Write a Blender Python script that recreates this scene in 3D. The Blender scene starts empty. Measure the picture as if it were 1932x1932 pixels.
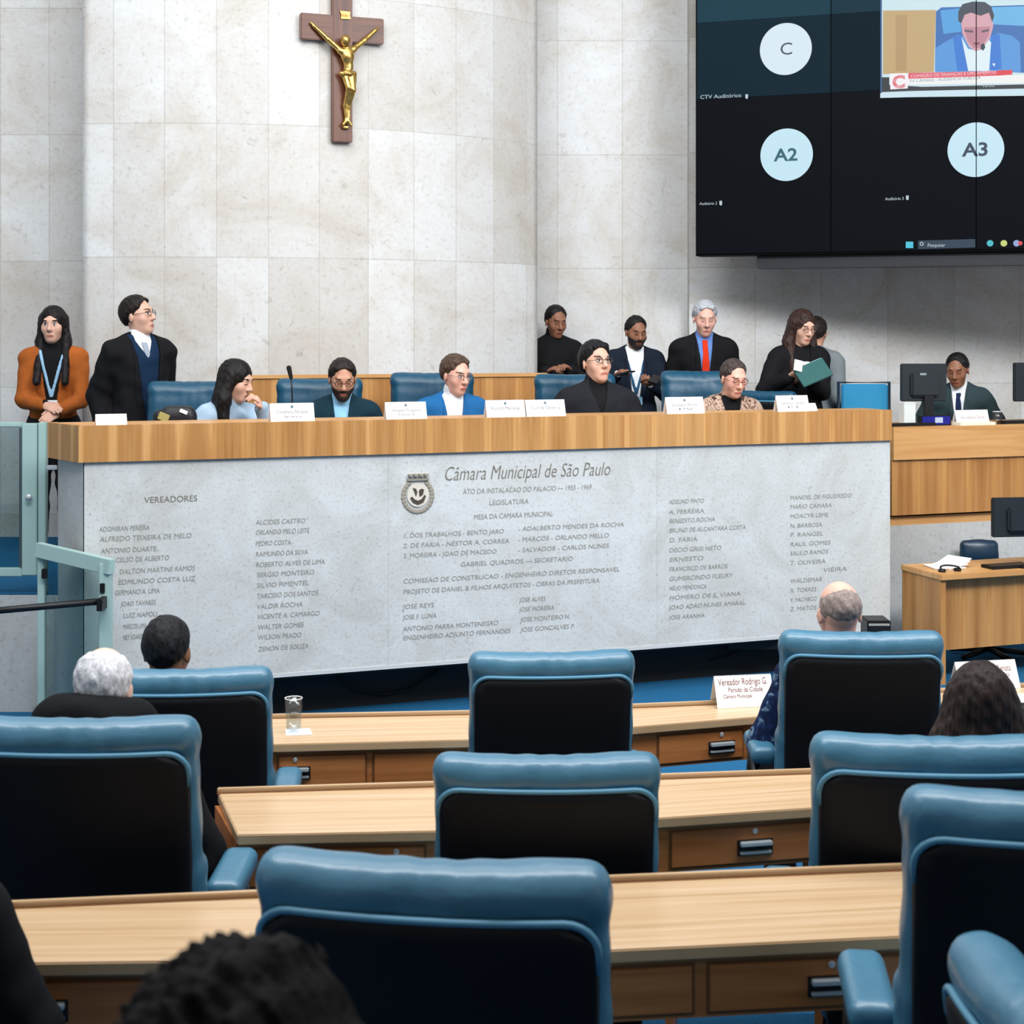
import bpy, bmesh, math, random
import numpy as np
from mathutils import Vector, Matrix
random.seed(4); rng=np.random.RandomState(7)
SC=bpy.context.scene; COL=SC.collection
F_PX=3000.0; CAMZ=2.08; HOR=630.0
def P(px,py,d): return np.array([(px-966)/F_PX*d, d, CAMZ-(py-HOR)/F_PX*d])
def on_z(px,py,z):
    d=(CAMZ-z)*F_PX/(py-HOR); return P(px,py,d)
def on_plane(px,py,o,n):
    r=np.array([(px-966)/F_PX,1.0,-(py-HOR)/F_PX]); c=np.array([0,0,CAMZ])
    return c+r*(np.dot(np.array(o)-c,n)/np.dot(r,n))
# ------------------------------------------------------------ materials
def lin(c):
    return tuple((x/255/12.92 if x/255<=.04045 else ((x/255+.055)/1.055)**2.4) for x in c)+(1,)
MATS={}
def mat(name,c,rough=.6,metal=0,spec=.4,emit=0,noise=0,nscale=8,bump=0,bscale=60,sheen=0,coat=0):
    if name in MATS: return MATS[name]
    m=bpy.data.materials.new(name); m.use_nodes=True; nt=m.node_tree; b=nt.nodes['Principled BSDF']
    b.inputs['Base Color'].default_value=lin(c); b.inputs['Roughness'].default_value=rough
    b.inputs['Metallic'].default_value=metal; b.inputs['Specular IOR Level'].default_value=spec
    if coat: b.inputs['Coat Weight'].default_value=coat
    if emit:
        b.inputs['Emission Color'].default_value=lin(c); b.inputs['Emission Strength'].default_value=emit
        b.inputs['Base Color'].default_value=(0.002,0.002,0.002,1)
    tc=None
    if noise or bump: tc=nt.nodes.new('ShaderNodeTexCoord')
    if noise:
        n=nt.nodes.new('ShaderNodeTexNoise'); n.inputs['Scale'].default_value=nscale; n.inputs['Detail'].default_value=5
        nt.links.new(tc.outputs['Object'],n.inputs['Vector'])
        h=nt.nodes.new('ShaderNodeHueSaturation'); h.inputs['Color'].default_value=lin(c)
        mp=nt.nodes.new('ShaderNodeMapRange'); mp.inputs['From Min'].default_value=.3; mp.inputs['From Max'].default_value=.7
        mp.inputs['To Min'].default_value=1-noise; mp.inputs['To Max'].default_value=1+noise
        nt.links.new(n.outputs['Fac'],mp.inputs['Value']); nt.links.new(mp.outputs['Result'],h.inputs['Value'])
        nt.links.new(h.outputs['Color'],b.inputs['Base Color'])
    if bump:
        n=nt.nodes.new('ShaderNodeTexNoise'); n.inputs['Scale'].default_value=bscale; n.inputs['Detail'].default_value=4
        nt.links.new(tc.outputs['Object'],n.inputs['Vector'])
        bp=nt.nodes.new('ShaderNodeBump'); bp.inputs['Strength'].default_value=bump; bp.inputs['Distance'].default_value=.01
        nt.links.new(n.outputs['Fac'],bp.inputs['Height']); nt.links.new(bp.outputs['Normal'],b.inputs['Normal'])
    MATS[name]=m; return m
def ramp(nt,fac,stops):
    r=nt.nodes.new('ShaderNodeValToRGB'); e=r.color_ramp.elements
    while len(e)<len(stops): e.new(.5)
    for i,(p,c) in enumerate(stops): e[i].position=p; e[i].color=lin(c)
    nt.links.new(fac,r.inputs['Fac']); return r.outputs['Color']
def mixc(nt,fac,a,b,mode='MIX'):
    m=nt.nodes.new('ShaderNodeMix'); m.data_type='RGBA'; m.blend_type=mode
    for s,v in (('Factor',fac),('A',a),('B',b)):
        so=[i for i in m.inputs if i.name==s and i.enabled and (i.type=='RGBA' or s=='Factor')]
        so=so[0]
        if hasattr(v,'default_value') and hasattr(v,'links'): nt.links.new(v,so)
        else: so.default_value=v
    return [o for o in m.outputs if o.type=='RGBA'][0]
def stone(name,bw,bh,off,c1,c2,mortar=.004,tone=1,pits=.5,brick=True,vein=.5,n2s=34,mcol=(.70,.68,.65,1)):
    m=bpy.data.materials.new(name); m.use_nodes=True; nt=m.node_tree; b=nt.nodes['Principled BSDF']; b.inputs['Roughness'].default_value=.45
    b.inputs['Specular IOR Level'].default_value=.3
    uv=nt.nodes.new('ShaderNodeUVMap'); mp=nt.nodes.new('ShaderNodeMapping'); mp.inputs['Location'].default_value=(off[0],off[1],0)
    nt.links.new(uv.outputs[0],mp.inputs[0]); v=mp.outputs[0]
    n1=nt.nodes.new('ShaderNodeTexNoise'); n1.inputs['Scale'].default_value=1.6; n1.inputs['Detail'].default_value=8; n1.inputs['Roughness'].default_value=.68; n1.inputs['Distortion'].default_value=1.2
    n2=nt.nodes.new('ShaderNodeTexNoise'); n2.inputs['Scale'].default_value=n2s; n2.inputs['Detail'].default_value=5; n2.inputs['Roughness'].default_value=.7
    n3=nt.nodes.new('ShaderNodeTexNoise'); n3.inputs['Scale'].default_value=7; n3.inputs['Detail'].default_value=3; n3.inputs['Distortion'].default_value=2.5
    for n in (n1,n2,n3): nt.links.new(v,n.inputs['Vector'])
    cloud=ramp(nt,n1.outputs['Fac'],[(.3,c2),(.48,tuple((a+2*b_)/3 for a,b_ in zip(c2,c1))),(.6,c1),(.8,c1)])
    col=cloud
    if brick:
        br=nt.nodes.new('ShaderNodeTexBrick'); br.offset=0; br.inputs['Scale'].default_value=1; br.inputs['Brick Width'].default_value=bw; br.inputs['Row Height'].default_value=bh
        br.inputs['Mortar Size'].default_value=mortar; br.inputs['Mortar Smooth'].default_value=.3; br.inputs['Bias'].default_value=0
        br.inputs['Color1'].default_value=(1,1,1,1); br.inputs['Color2'].default_value=(.82,.785,.745,1); br.inputs['Mortar'].default_value=mcol
        nt.links.new(v,br.inputs['Vector']); col=mixc(nt,1.0,cloud,br.outputs['Color'],'MULTIPLY')
    p=ramp(nt,n2.outputs['Fac'],[(.30,(196,192,186)),(.44,(250,249,248)),(.6,(255,255,255)),(.8,(238,238,238))])
    col=mixc(nt,pits,col,p,'MULTIPLY')
    w=ramp(nt,n3.outputs['Fac'],[(.24,(206,200,192)),(.34,(250,250,250)),(.62,(255,255,255)),(.8,(234,230,222))])
    col=mixc(nt,vein,col,w,'MULTIPLY')
    nt.links.new(col,b.inputs['Base Color']); MATS[name]=m; return m
def wood(name,c1,c2,c3,su=1.2,sv=30,leaf=0,rough=.38,spec=.4):
    """UV wood: grain runs along U.  leaf>0: book-matched veneer leaves of that width along V."""
    m=bpy.data.materials.new(name); m.use_nodes=True; nt=m.node_tree; b=nt.nodes['Principled BSDF']; b.inputs['Roughness'].default_value=rough; b.inputs['Specular IOR Level'].default_value=spec
    uv=nt.nodes.new('ShaderNodeUVMap'); sp=nt.nodes.new('ShaderNodeSeparateXYZ'); nt.links.new(uv.outputs[0],sp.inputs[0])
    cv=sp.outputs[1]; leafid=None
    if leaf:
        pp=nt.nodes.new('ShaderNodeMath'); pp.operation='PINGPONG'; pp.inputs[1].default_value=leaf; nt.links.new(cv,pp.inputs[0])
        dv=nt.nodes.new('ShaderNodeMath'); dv.operation='DIVIDE'; dv.inputs[1].default_value=leaf*2; nt.links.new(cv,dv.inputs[0])
        fl=nt.nodes.new('ShaderNodeMath'); fl.operation='FLOOR'; nt.links.new(dv.outputs[0],fl.inputs[0]); leafid=fl.outputs[0]
        cv=pp.outputs[0]
    cb=nt.nodes.new('ShaderNodeCombineXYZ'); mu=nt.nodes.new('ShaderNodeMath'); mu.operation='MULTIPLY'; mu.inputs[1].default_value=su; nt.links.new(sp.outputs[0],mu.inputs[0])
    mv=nt.nodes.new('ShaderNodeMath'); mv.operation='MULTIPLY'; mv.inputs[1].default_value=sv; nt.links.new(cv,mv.inputs[0])
    nt.links.new(mu.outputs[0],cb.inputs[0]); nt.links.new(mv.outputs[0],cb.inputs[1])
    if leafid is not None:
        ml=nt.nodes.new('ShaderNodeMath'); ml.operation='MULTIPLY'; ml.inputs[1].default_value=.35; nt.links.new(leafid,ml.inputs[0]); nt.links.new(ml.outputs[0],cb.inputs[2])
    n=nt.nodes.new('ShaderNodeTexNoise'); n.inputs['Scale'].default_value=1; n.inputs['Detail'].default_value=6; n.inputs['Roughness'].default_value=.6; n.inputs['Distortion'].default_value=.4
    nt.links.new(cb.outputs[0],n.inputs['Vector'])
    col=ramp(nt,n.outputs['Fac'],[(.28,c3),(.45,c2),(.62,c1),(.8,c1)])
    if leaf:
        dv2=nt.nodes.new('ShaderNodeMath'); dv2.operation='DIVIDE'; dv2.inputs[1].default_value=leaf; nt.links.new(cv,dv2.inputs[0])
        st=ramp(nt,dv2.outputs[0],[(0,(235,228,215)),(.12,(250,246,236)),(.3,(222,212,198)),(1,(205,192,172))])
        col=mixc(nt,.75,col,st,'MULTIPLY')
    nt.links.new(col,b.inputs['Base Color']); MATS[name]=m; return m
# ------------------------------------------------------------ objects
def tag(o,label=None,cat=None,group=None,kind=None):
    if label: o['label']=label
    if cat: o['category']=cat
    if group: o['group']=group
    if kind: o['kind']=kind
    return o
def thing(name,label,cat,loc=(0,0,0),group=None,rz=0):
    o=bpy.data.objects.new(name,None); COL.objects.link(o); o.location=Vector([float(x) for x in loc]); o.rotation_euler=(0,0,rz)
    o.empty_display_size=.1
    return tag(o,label,cat,group)
def root_of(o):
    while o.parent: o=o.parent
    return o
def mk(name,V,Fc,m,parent=None,smooth=False,uv=None,bevel=0,midx=None,auto=None,local=False):
    """mesh object from world-space vertices; child vertices are shifted to the root's (unrotated) base unless local"""
    V=np.asarray(V,dtype=float).reshape(-1,3)
    off=np.zeros(3)
    if parent is not None and not local: off=np.array(root_of(parent).location)
    origin=np.zeros(3)
    if parent is None and not local:
        origin=np.array([(V[:,0].min()+V[:,0].max())/2,(V[:,1].min()+V[:,1].max())/2,V[:,2].min()]); off=origin
    me=bpy.data.meshes.new(name)
    Vl=V-off
    me.from_pydata(Vl.tolist(),[],Fc if isinstance(Fc,list) else Fc.tolist())
    ms=m if isinstance(m,(list,tuple)) else [m]
    for x in ms: me.materials.append(x)
    if midx is not None: me.polygons.foreach_set('material_index',np.asarray(midx,dtype=np.int32))
    if bevel:
        bm=bmesh.new(); bm.from_mesh(me); bmesh.ops.remove_doubles(bm,verts=bm.verts,dist=1e-6)
        bmesh.ops.recalc_face_normals(bm,faces=bm.faces)
        es=[e for e in bm.edges if len(e.link_faces)==2 and e.calc_face_angle(0)>.5]
        bmesh.ops.bevel(bm,geom=es,offset=bevel,segments=2,affect='EDGES',clamp_overlap=True); bm.to_mesh(me); bm.free()
    if not bevel and not smooth and len(me.polygons)<3000:
        bm=bmesh.new(); bm.from_mesh(me); bmesh.ops.recalc_face_normals(bm,faces=bm.faces); bm.to_mesh(me); bm.free()
    if smooth: me.polygons.foreach_set('use_smooth',[True]*len(me.polygons))
    if uv is not None:
        U,W=[np.asarray(a,float) for a in uv[:2]]; o3=np.asarray(uv[2],float) if len(uv)>2 else np.zeros(3)
        n=len(me.vertices); co=np.empty(n*3); me.vertices.foreach_get('co',co); co=co.reshape(-1,3)+off-o3
        uvv=np.stack([co@U,co@W],1); lv=np.empty(len(me.loops),dtype=np.int32); me.loops.foreach_get('vertex_index',lv)
        l=me.uv_layers.new(name='UVMap'); l.data.foreach_set('uv',uvv[lv].ravel())
    me.update()
    o=bpy.data.objects.new(name,me); COL.objects.link(o)
    if parent is not None: o.parent=parent
    elif not local: o.location=Vector(origin.tolist())
    return o
BF=[(0,3,2,1),(4,5,6,7),(0,1,5,4),(1,2,6,5),(2,3,7,6),(3,0,4,7)]
def box(c,h,R=None):
    c=np.asarray(c,float); h=np.asarray(h,float)
    s=np.array([(-1,-1,-1),(1,-1,-1),(1,1,-1),(-1,1,-1),(-1,-1,1),(1,-1,1),(1,1,1),(-1,1,1)],float)*h
    if R is not None: s=s@np.asarray(R).T
    return s+c, [tuple(f) for f in BF]
def join(*parts):
    V=[];Fc=[];n=0
    for v,f in parts:
        V.append(np.asarray(v,float).reshape(-1,3)); Fc+= [tuple(i+n for i in ff) for ff in f]; n+=len(V[-1])
    return np.concatenate(V),Fc
def prism(poly,dvec):
    """closed polygon (3D list) extruded by dvec"""
    p=np.asarray(poly,float); n=len(p); V=np.concatenate([p,p+np.asarray(dvec,float)])
    Fc=[tuple(range(n-1,-1,-1)),tuple(range(n,2*n))]+[(i,(i+1)%n,(i+1)%n+n,i+n) for i in range(n)]
    return V,Fc
def tube(path,r,n=8,closed=False):
    path=[np.asarray(p,float) for p in path]; m=len(path); V=[];Fc=[]
    rs=r if isinstance(r,(list,tuple)) else [r]*m
    prev=None
    for i,p in enumerate(path):
        a=path[(i-1)%m] if (closed or i>0) else path[i]; b=path[(i+1)%m] if (closed or i<m-1) else path[i]
        t=b-a; t=t/(np.linalg.norm(t)+1e-9)
        if prev is None: 
            u=np.cross(t,[0,0,1]); 
            if np.linalg.norm(u)<.1: u=np.cross(t,[0,1,0])
        else: u=prev-np.dot(prev,t)*t
        u=u/np.linalg.norm(u); prev=u; w=np.cross(t,u)
        for k in range(n):
            a_=2*math.pi*k/n; V.append(p+rs[i]*(math.cos(a_)*u+math.sin(a_)*w))
    for i in range(m if closed else m-1):
        j=(i+1)%m
        for k in range(n): Fc.append((i*n+k,i*n+(k+1)%n,j*n+(k+1)%n,j*n+k))
    if not closed: Fc.append(tuple(range(n-1,-1,-1))); Fc.append(tuple((m-1)*n+k for k in range(n)))
    return np.array(V),Fc
def lathe(prof,c=(0,0,0),n=24):
    V=[];Fc=[]
    for r,z in prof:
        for k in range(n):
            a=2*math.pi*k/n; V.append((c[0]+r*math.cos(a),c[1]+r*math.sin(a),c[2]+z))
    for i in range(len(prof)-1):
        for k in range(n): Fc.append((i*n+k,i*n+(k+1)%n,(i+1)*n+(k+1)%n,(i+1)*n+k))
    Fc.append(tuple(range(n-1,-1,-1))); Fc.append(tuple((len(prof)-1)*n+k for k in range(n)))
    return np.array(V),Fc
def Rz(a): c,s=math.cos(a),math.sin(a); return np.array([[c,-s,0],[s,c,0],[0,0,1.]])
def Rx(a): c,s=math.cos(a),math.sin(a); return np.array([[1.,0,0],[0,c,-s],[0,s,c]])
def Ry(a): c,s=math.cos(a),math.sin(a); return np.array([[c,0,s],[0,1.,0],[-s,0,c]])
def dupe(root,name=None):
    r=root.copy(); COL.objects.link(r)
    for ch in root.children:
        c=ch.copy(); COL.objects.link(c); c.parent=r
        for g in ch.children:
            k=g.copy(); COL.objects.link(k); k.parent=c
    return r
def text(name,s,size,o,ux,uy,m,parent,align='LEFT',shear=0,ext=.0015,n=None,width=None,bold=0):
    cu=bpy.data.curves.new('t','FONT'); cu.body=s; cu.size=size; cu.align_x=align; cu.shear=shear; cu.extrude=0; cu.resolution_u=3; cu.offset=bold
    ob=bpy.data.objects.new('t',cu); COL.objects.link(ob)
    dg=bpy.context.evaluated_depsgraph_get(); me=bpy.data.meshes.new_from_object(ob.evaluated_get(dg))
    nv=len(me.vertices); co=np.empty(nv*3); me.vertices.foreach_get('co',co); co=co.reshape(-1,3)
    fs=[tuple(p.vertices) for p in me.polygons]
    bpy.data.objects.remove(ob); bpy.data.curves.remove(cu); bpy.data.meshes.remove(me)
    if nv==0: return None
    if width:
        w=co[:,0].max()-co[:,0].min(); co[:,0]*=width/max(w,1e-6)
    ux=np.asarray(ux,float); uy=np.asarray(uy,float); nn=np.cross(ux,uy) if n is None else np.asarray(n,float)
    V=np.asarray(o,float)+co[:,:1]*ux+co[:,1:2]*uy+nn*ext
    return V,fs
# ------------------------------------------------------------ SDF volumes
class Vol:
    def __init__(s,lo,hi,h):
        s.lo=np.asarray(lo,float); s.h=h; s.n=np.ceil((np.asarray(hi)-s.lo)/h).astype(int)+1
        s.ax=[(s.lo[i]+h*np.arange(s.n[i])).astype(np.float32) for i in range(3)]
        s.F=np.full(tuple(s.n),.25,np.float32)
    def sub(s,lo,hi):
        a=np.clip(np.floor((np.asarray(lo)-s.lo)/s.h).astype(int),0,s.n); b=np.clip(np.ceil((np.asarray(hi)-s.lo)/s.h).astype(int)+1,0,s.n)
        if (b<=a).any(): return None
        sl=tuple(slice(a[i],b[i]) for i in range(3))
        X,Y,Z=np.meshgrid(*[s.ax[i][sl[i]] for i in range(3)],indexing='ij'); return sl,X,Y,Z
    def add(s,pr,k=.02):
        lo,hi,fn=pr; m=max(.05,k*1.5); q=s.sub(lo-m,hi+m)
        if q is None: return
        sl,X,Y,Z=q; d=fn(X,Y,Z); a=s.F[sl]
        if k>0:
            h=np.clip(.5+.5*(a-d)/k,0,1); s.F[sl]=a*(1-h)+d*h-k*h*(1-h)
        else: s.F[sl]=np.minimum(a,d)
    def cut(s,pr):
        lo,hi,fn=pr; q=s.sub(lo-.05,hi+.05)
        if q is None: return
        sl,X,Y,Z=q; s.F[sl]=np.maximum(s.F[sl],-fn(X,Y,Z))
    def keep(s,fn):
        X,Y,Z=np.meshgrid(*s.ax,indexing='ij'); s.F=np.maximum(s.F,fn(X,Y,Z).astype(np.float32))
    def warp(s,fn):
        X,Y,Z=np.meshgrid(*s.ax,indexing='ij'); s.F=s.F+fn(X,Y,Z).astype(np.float32)
    def mesh(s):
        F=s.F.copy(); 
        F[0]=F[-1]=.2; F[:,0]=F[:,-1]=.2; F[:,:,0]=F[:,:,-1]=.2
        I=F<0; c=I[:-1,:-1,:-1].astype(np.int8)
        cs=[(0,0,0),(1,0,0),(0,1,0),(1,1,0),(0,0,1),(1,0,1),(0,1,1),(1,1,1)]
        n=s.n-1; tot=np.zeros(tuple(n),np.int8)
        for a,b,d in cs: tot+=I[a:a+n[0],b:b+n[1],d:d+n[2]]
        act=np.argwhere((tot>0)&(tot<8)); N=len(act)
        if N==0: return np.zeros((0,3)),[]
        vals=np.stack([F[act[:,0]+a,act[:,1]+b,act[:,2]+d] for a,b,d in cs],1)
        pos=np.zeros((N,3)); cnt=np.zeros(N)
        E=[(0,1),(2,3),(4,5),(6,7),(0,2),(1,3),(4,6),(5,7),(0,4),(1,5),(2,6),(3,7)]
        ca=np.array(cs,float)
        for i,j in E:
            va,vb=vals[:,i],vals[:,j]; x=(va<0)!=(vb<0); t=np.where(x,va/np.where(va-vb==0,1,va-vb),0)
            pos+=np.where(x[:,None],ca[i]+t[:,None]*(ca[j]-ca[i]),0); cnt+=x
        V=s.lo+s.h*(act+pos/cnt[:,None])
        idx=np.full(tuple(n),-1,np.int64); idx[act[:,0],act[:,1],act[:,2]]=np.arange(N)
        Q=[]
        for ax in range(3):
            sl0=[slice(None)]*3; sl1=[slice(None)]*3; sl0[ax]=slice(0,-1); sl1[ax]=slice(1,None)
            A=I[tuple(sl0)]; B=I[tuple(sl1)]; e=np.argwhere(A!=B); u,v=(ax+1)%3,(ax+2)%3
            e=e[(e[:,u]>0)&(e[:,v]>0)]
            fl=A[e[:,0],e[:,1],e[:,2]]
            def g(du,dv):
                q=e.copy(); q[:,u]-=du; q[:,v]-=dv; return idx[q[:,0],q[:,1],q[:,2]]
            q=np.stack([g(1,1),g(0,1),g(0,0),g(1,0)],1); q[~fl]=q[~fl][:,::-1]; Q.append(q)
        Q=np.concatenate(Q); Q=Q[(Q>=0).all(1)]
        return V,Q
def ell(c,r,R=None):
    c=np.asarray(c,float); r=np.asarray(r,float)*np.ones(3); m=r.max() if R is not None else r
    R_=None if R is None else np.asarray(R)
    def fn(X,Y,Z):
        x,y,z=X-c[0],Y-c[1],Z-c[2]
        if R_ is not None: x,y,z=[R_[0,i]*x+R_[1,i]*y+R_[2,i]*z for i in range(3)]
        k0=np.sqrt((x/r[0])**2+(y/r[1])**2+(z/r[2])**2); k1=np.sqrt((x/r[0]**2)**2+(y/r[1]**2)**2+(z/r[2]**2)**2)+1e-6
        return k0*(k0-1)/k1
    return c-m,c+m,fn
def cap(a,b,ra,rb=None):
    a=np.asarray(a,float); b=np.asarray(b,float); rb=ra if rb is None else rb; ab=b-a; L=max(ab@ab,1e-9)
    def fn(X,Y,Z):
        x,y,z=X-a[0],Y-a[1],Z-a[2]; t=np.clip((x*ab[0]+y*ab[1]+z*ab[2])/L,0,1)
        return np.sqrt((x-t*ab[0])**2+(y-t*ab[1])**2+(z-t*ab[2])**2)-(ra+t*(rb-ra))
    m=max(ra,rb); return np.minimum(a,b)-m,np.maximum(a,b)+m,fn
def rbox(c,h,rd=.01,R=None):
    c=np.asarray(c,float); h=np.asarray(h,float); R_=np.eye(3) if R is None else np.asarray(R)
    def fn(X,Y,Z):
        x,y,z=X-c[0],Y-c[1],Z-c[2]; x,y,z=[R_[0,i]*x+R_[1,i]*y+R_[2,i]*z for i in range(3)]
        q=[np.abs(x)-h[0]+rd,np.abs(y)-h[1]+rd,np.abs(z)-h[2]+rd]
        return np.sqrt(sum(np.maximum(a,0)**2 for a in q))+np.minimum(np.maximum(np.maximum(q[0],q[1]),q[2]),0)-rd
    e=np.abs(R_)@h; return c-e,c+e,fn
AMB=.50
LIGHTS=[('stage_ceiling_light',(-.6,6.9,7.2),(8,0,0),9,2.0,265,(.97,.985,1)),
        ('hall_ceiling_light',(1.0,3.5,6.7),(50,0,-4),9,1.5,570,(.965,.985,1)),
        ('hall_ceiling_light.001',(0,3.4,6.2),(0,0,0),7,1.2,105,(1,.99,.97)),
        ('under_screen_fill_light',(4.6,5.0,5.0),(68,0,0),3.5,1,270,(.97,.985,1))]  # this last lamp is an added fill for the wall under the screen
# ------------------------------------------------------------ people
SKIN=dict(light=(214,168,146),tan=(190,140,115),brown=(140,95,72),pale=(226,188,170),pink=(222,170,152))
def hairmat(c,kind):
    n_='hair_%s_%d_%d_%d'%((kind,)+tuple(c))
    if n_ in MATS: return MATS[n_]
    m=bpy.data.materials.new(n_); m.use_nodes=True; nt=m.node_tree; b=nt.nodes['Principled BSDF']; b.inputs['Roughness'].default_value=.5; b.inputs['Specular IOR Level'].default_value=.16 if kind!='curly' else .04
    tc=nt.nodes.new('ShaderNodeTexCoord'); mp=nt.nodes.new('ShaderNodeMapping'); mp.inputs['Scale'].default_value=(1,1,.09 if kind=='long' else .6)
    n=nt.nodes.new('ShaderNodeTexNoise'); n.inputs['Scale'].default_value=110; n.inputs['Detail'].default_value=4
    nt.links.new(tc.outputs['Object'],mp.inputs[0]); nt.links.new(mp.outputs[0],n.inputs['Vector'])
    kl=.62 if sum(c)<330 else .86; lo=tuple(x*kl for x in c); hi=tuple(min(255,x*1.25+4) if kl<.8 else min(255,x*1.06) for x in c)
    nt.links.new(ramp(nt,n.outputs['Fac'],[(.35,lo),(.65,hi)]),b.inputs['Base Color'])
    bp=nt.nodes.new('ShaderNodeBump'); bp.inputs['Strength'].default_value=.5; bp.inputs['Distance'].default_value=.006; nt.links.new(n.outputs['Fac'],bp.inputs['Height']); nt.links.new(bp.outputs[0],b.inputs['Normal'])
    MATS[n_]=m; return m
def build(prims,h,post=(),pad=.03):
    lo=np.min([p[0][0] for p in prims],0)-pad; hi=np.max([p[0][1] for p in prims],0)+pad
    v=Vol(lo,hi,h)
    for pr,k in prims: v.add(pr,k)
    for f in post: f(v)
    return v.mesh()
def unit(v): v=np.asarray(v,float); return v/(np.linalg.norm(v)+1e-9)
def person(label,px,top,d,floor,yaw=0,seated=False,lean=0,sl=0,head=(0,0,0),skin='light',hair=None,hairc=(25,22,22),outfit=(),
           a=None,b=None,pa=None,pb=None,pna=None,pnb=None,curl=.5,eyes='open',beard=None,glasses=None,bw=1.0,group=None,hv=.006,ears=True,knees=.3,name='person',cat='person',brow=None,elb=None,seatz=.47,dressed=True,smax=1.12,hs=.3,hl_=.3,tuck=0):
    yaw=math.radians(yaw); lean=math.radians(lean); sl=math.radians(sl); hy,hpt,hr=[math.radians(x) for x in head]
    Y0=Rz(yaw); Rt=Y0@Ry(sl)@Rx(lean); Rh=Rz(yaw+hy)@Rx(hpt)@Ry(hr)
    def pelz(s): return floor+(seatz+.10*s if seated else .92*s)
    hoff=Rt@np.array([0,.01,.53])+Rh@np.array([0,-.015,.135])
    tz=CAMZ-(top-HOR)/F_PX*d
    kz=hoff[2]+.128
    s=(tz-floor-seatz)/(kz+.10) if seated else (tz-floor)/(kz+.92)
    sz=0
    if s>smax: s=smax
    if s<.86: s=.86
    HC=np.array([(px-966)/F_PX*d,d,tz-.128*s]); pel=HC-hoff*s
    if not seated: pel[2]=max(pel[2],floor+.5)
    root=thing(name,label,cat,(pel[0],pel[1],floor),group)
    T=lambda x,y,z: pel+Rt@(np.array([x,y,z])*s)
    H=lambda x,y,z: HC+Rh@(np.array([x,y,z],float)*s)
    tl=lambda X,Y,Z:[(Rt[0,i]*(X-pel[0])+Rt[1,i]*(Y-pel[1])+Rt[2,i]*(Z-pel[2]))/s for i in range(3)]
    hl=lambda X,Y,Z:[(Rh[0,i]*(X-HC[0])+Rh[1,i]*(Y-HC[1])+Rh[2,i]*(Z-HC[2]))/s for i in range(3)]
    E=lambda fr,R,c,r,e=0: ell(fr(*c),(np.array(r)+e)*s,R)
    def torso(e):
        w=bw; L=[(E(T,Rt,(0,0,.02),(.155*w,.115*w,.13),e),.0),(E(T,Rt,(0,0,.17),(.138*w,.102*w,.15),e),.05),(E(T,Rt,(0,.008,.335),(.16*w,.112*w,.17),e),.05)]
        L+=[(cap(T(-.145,.01,.44),T(.145,.01,.44),(.052+e)*s),.05)]
        for q in (-1,1): L+=[(cap(T(q*.13,.012,.45),T(q*.02,.018,.535),(.045+e*.6)*s,(.04+e*.3)*s),.04)]
        return L
    W=[];arms=[]
    for q,tgt,ptgt,pn in ((-1,a,pa,pna),(1,b,pb,pnb)):
        S=T(q*.18*(.5+.5*bw),.01,.43)
        if ptgt is not None: G=P(*ptgt)
        else:
            if tgt is None: tgt=(q*.235,-.03,-.14) if not seated else (q*.16,-.34,.14)
            G=pel+Y0@(np.array(tgt)*s)
        l1,l2=.285*s,.25*s
        v=G-S; dd=np.linalg.norm(v); full=l1+l2+.085*s
        if dd>full*.99: G=S+v*(full*.99/dd)
        hint=unit(Y0@(np.array([q*.55,.35,-.75]) if (seated or ptgt is not None) else np.array([q*.22,.6,-.4])) if elb is None else Y0@np.array([q*elb[0],elb[1],elb[2]]))
        # wrist slightly before target
        hd=unit(G-S); Wr=G-hd*.075*s
        for _ in range(3):
            v=Wr-S; L=min(np.linalg.norm(v),(l1+l2)*.995); u=unit(v); ca=(l1*l1+L*L-l2*l2)/(2*l1*L); ca=max(-1,min(1,ca))
            pp=unit(hint-np.dot(hint,u)*u); El=S+u*l1*ca+pp*l1*math.sqrt(max(0,1-ca*ca))
            hd=unit(unit(Wr-El)*.8+unit(G-Wr)*.35); Wr=G-hd*.075*s
        pn_=unit(Y0@np.array(pn)) if pn is not None else unit(Y0@np.array([-q*.9,0,-.2]) if (not seated and ptgt is None and abs(hd[2])>.6) else np.array([0,0,-1.])+Y0@np.array([-q*.3,0,0]))
        pn_=unit(pn_-np.dot(pn_,hd)*hd)
        arms.append((S,El,Wr,hd,pn_,q))
    def armp(e,cut=0):
        L=[]
        for S,El,Wr,hd,pn_,q in arms:
            We=Wr-unit(Wr-El)*cut*s
            L+=[(cap(S,El,(.052+e)*s,(.042+e)*s),.035),(cap(El,We,(.043+e)*s,(.029+e*.95)*s),.02)]
        return L
    legs=[]
    for q in (-1,1):
        hip=T(q*.085,0,-.03)
        if seated:
            K=hip+Y0@np.array([q*.05,-.40+.06*tuck,.03])*s; A=K+Y0@np.array([0,.02+.26*tuck,0]); A[2]=floor+.08
        else:
            K=hip+Y0@np.array([q*.01,-.01,0]); K[2]=floor+.49*s; A=K+Y0@np.array([q*.005,.02,0]); A[2]=floor+.085
        legs.append((hip,K,A))
    def legp(e):
        L=[]
        for hip,K,A in legs: L+=[(cap(hip,K,(.083+e)*s,(.056+e)*s),.03),(cap(K,A,(.056+e)*s,(.038+e*1.2)*s),.02)]
        return L
    def footp(e):
        return [(cap(A+np.array([0,0,-.04]),A+Y0@np.array([0,-.15,0])*s+np.array([0,0,-.052]),.036*s+e,.03*s+e),.03) for _,_,A in legs]
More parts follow.
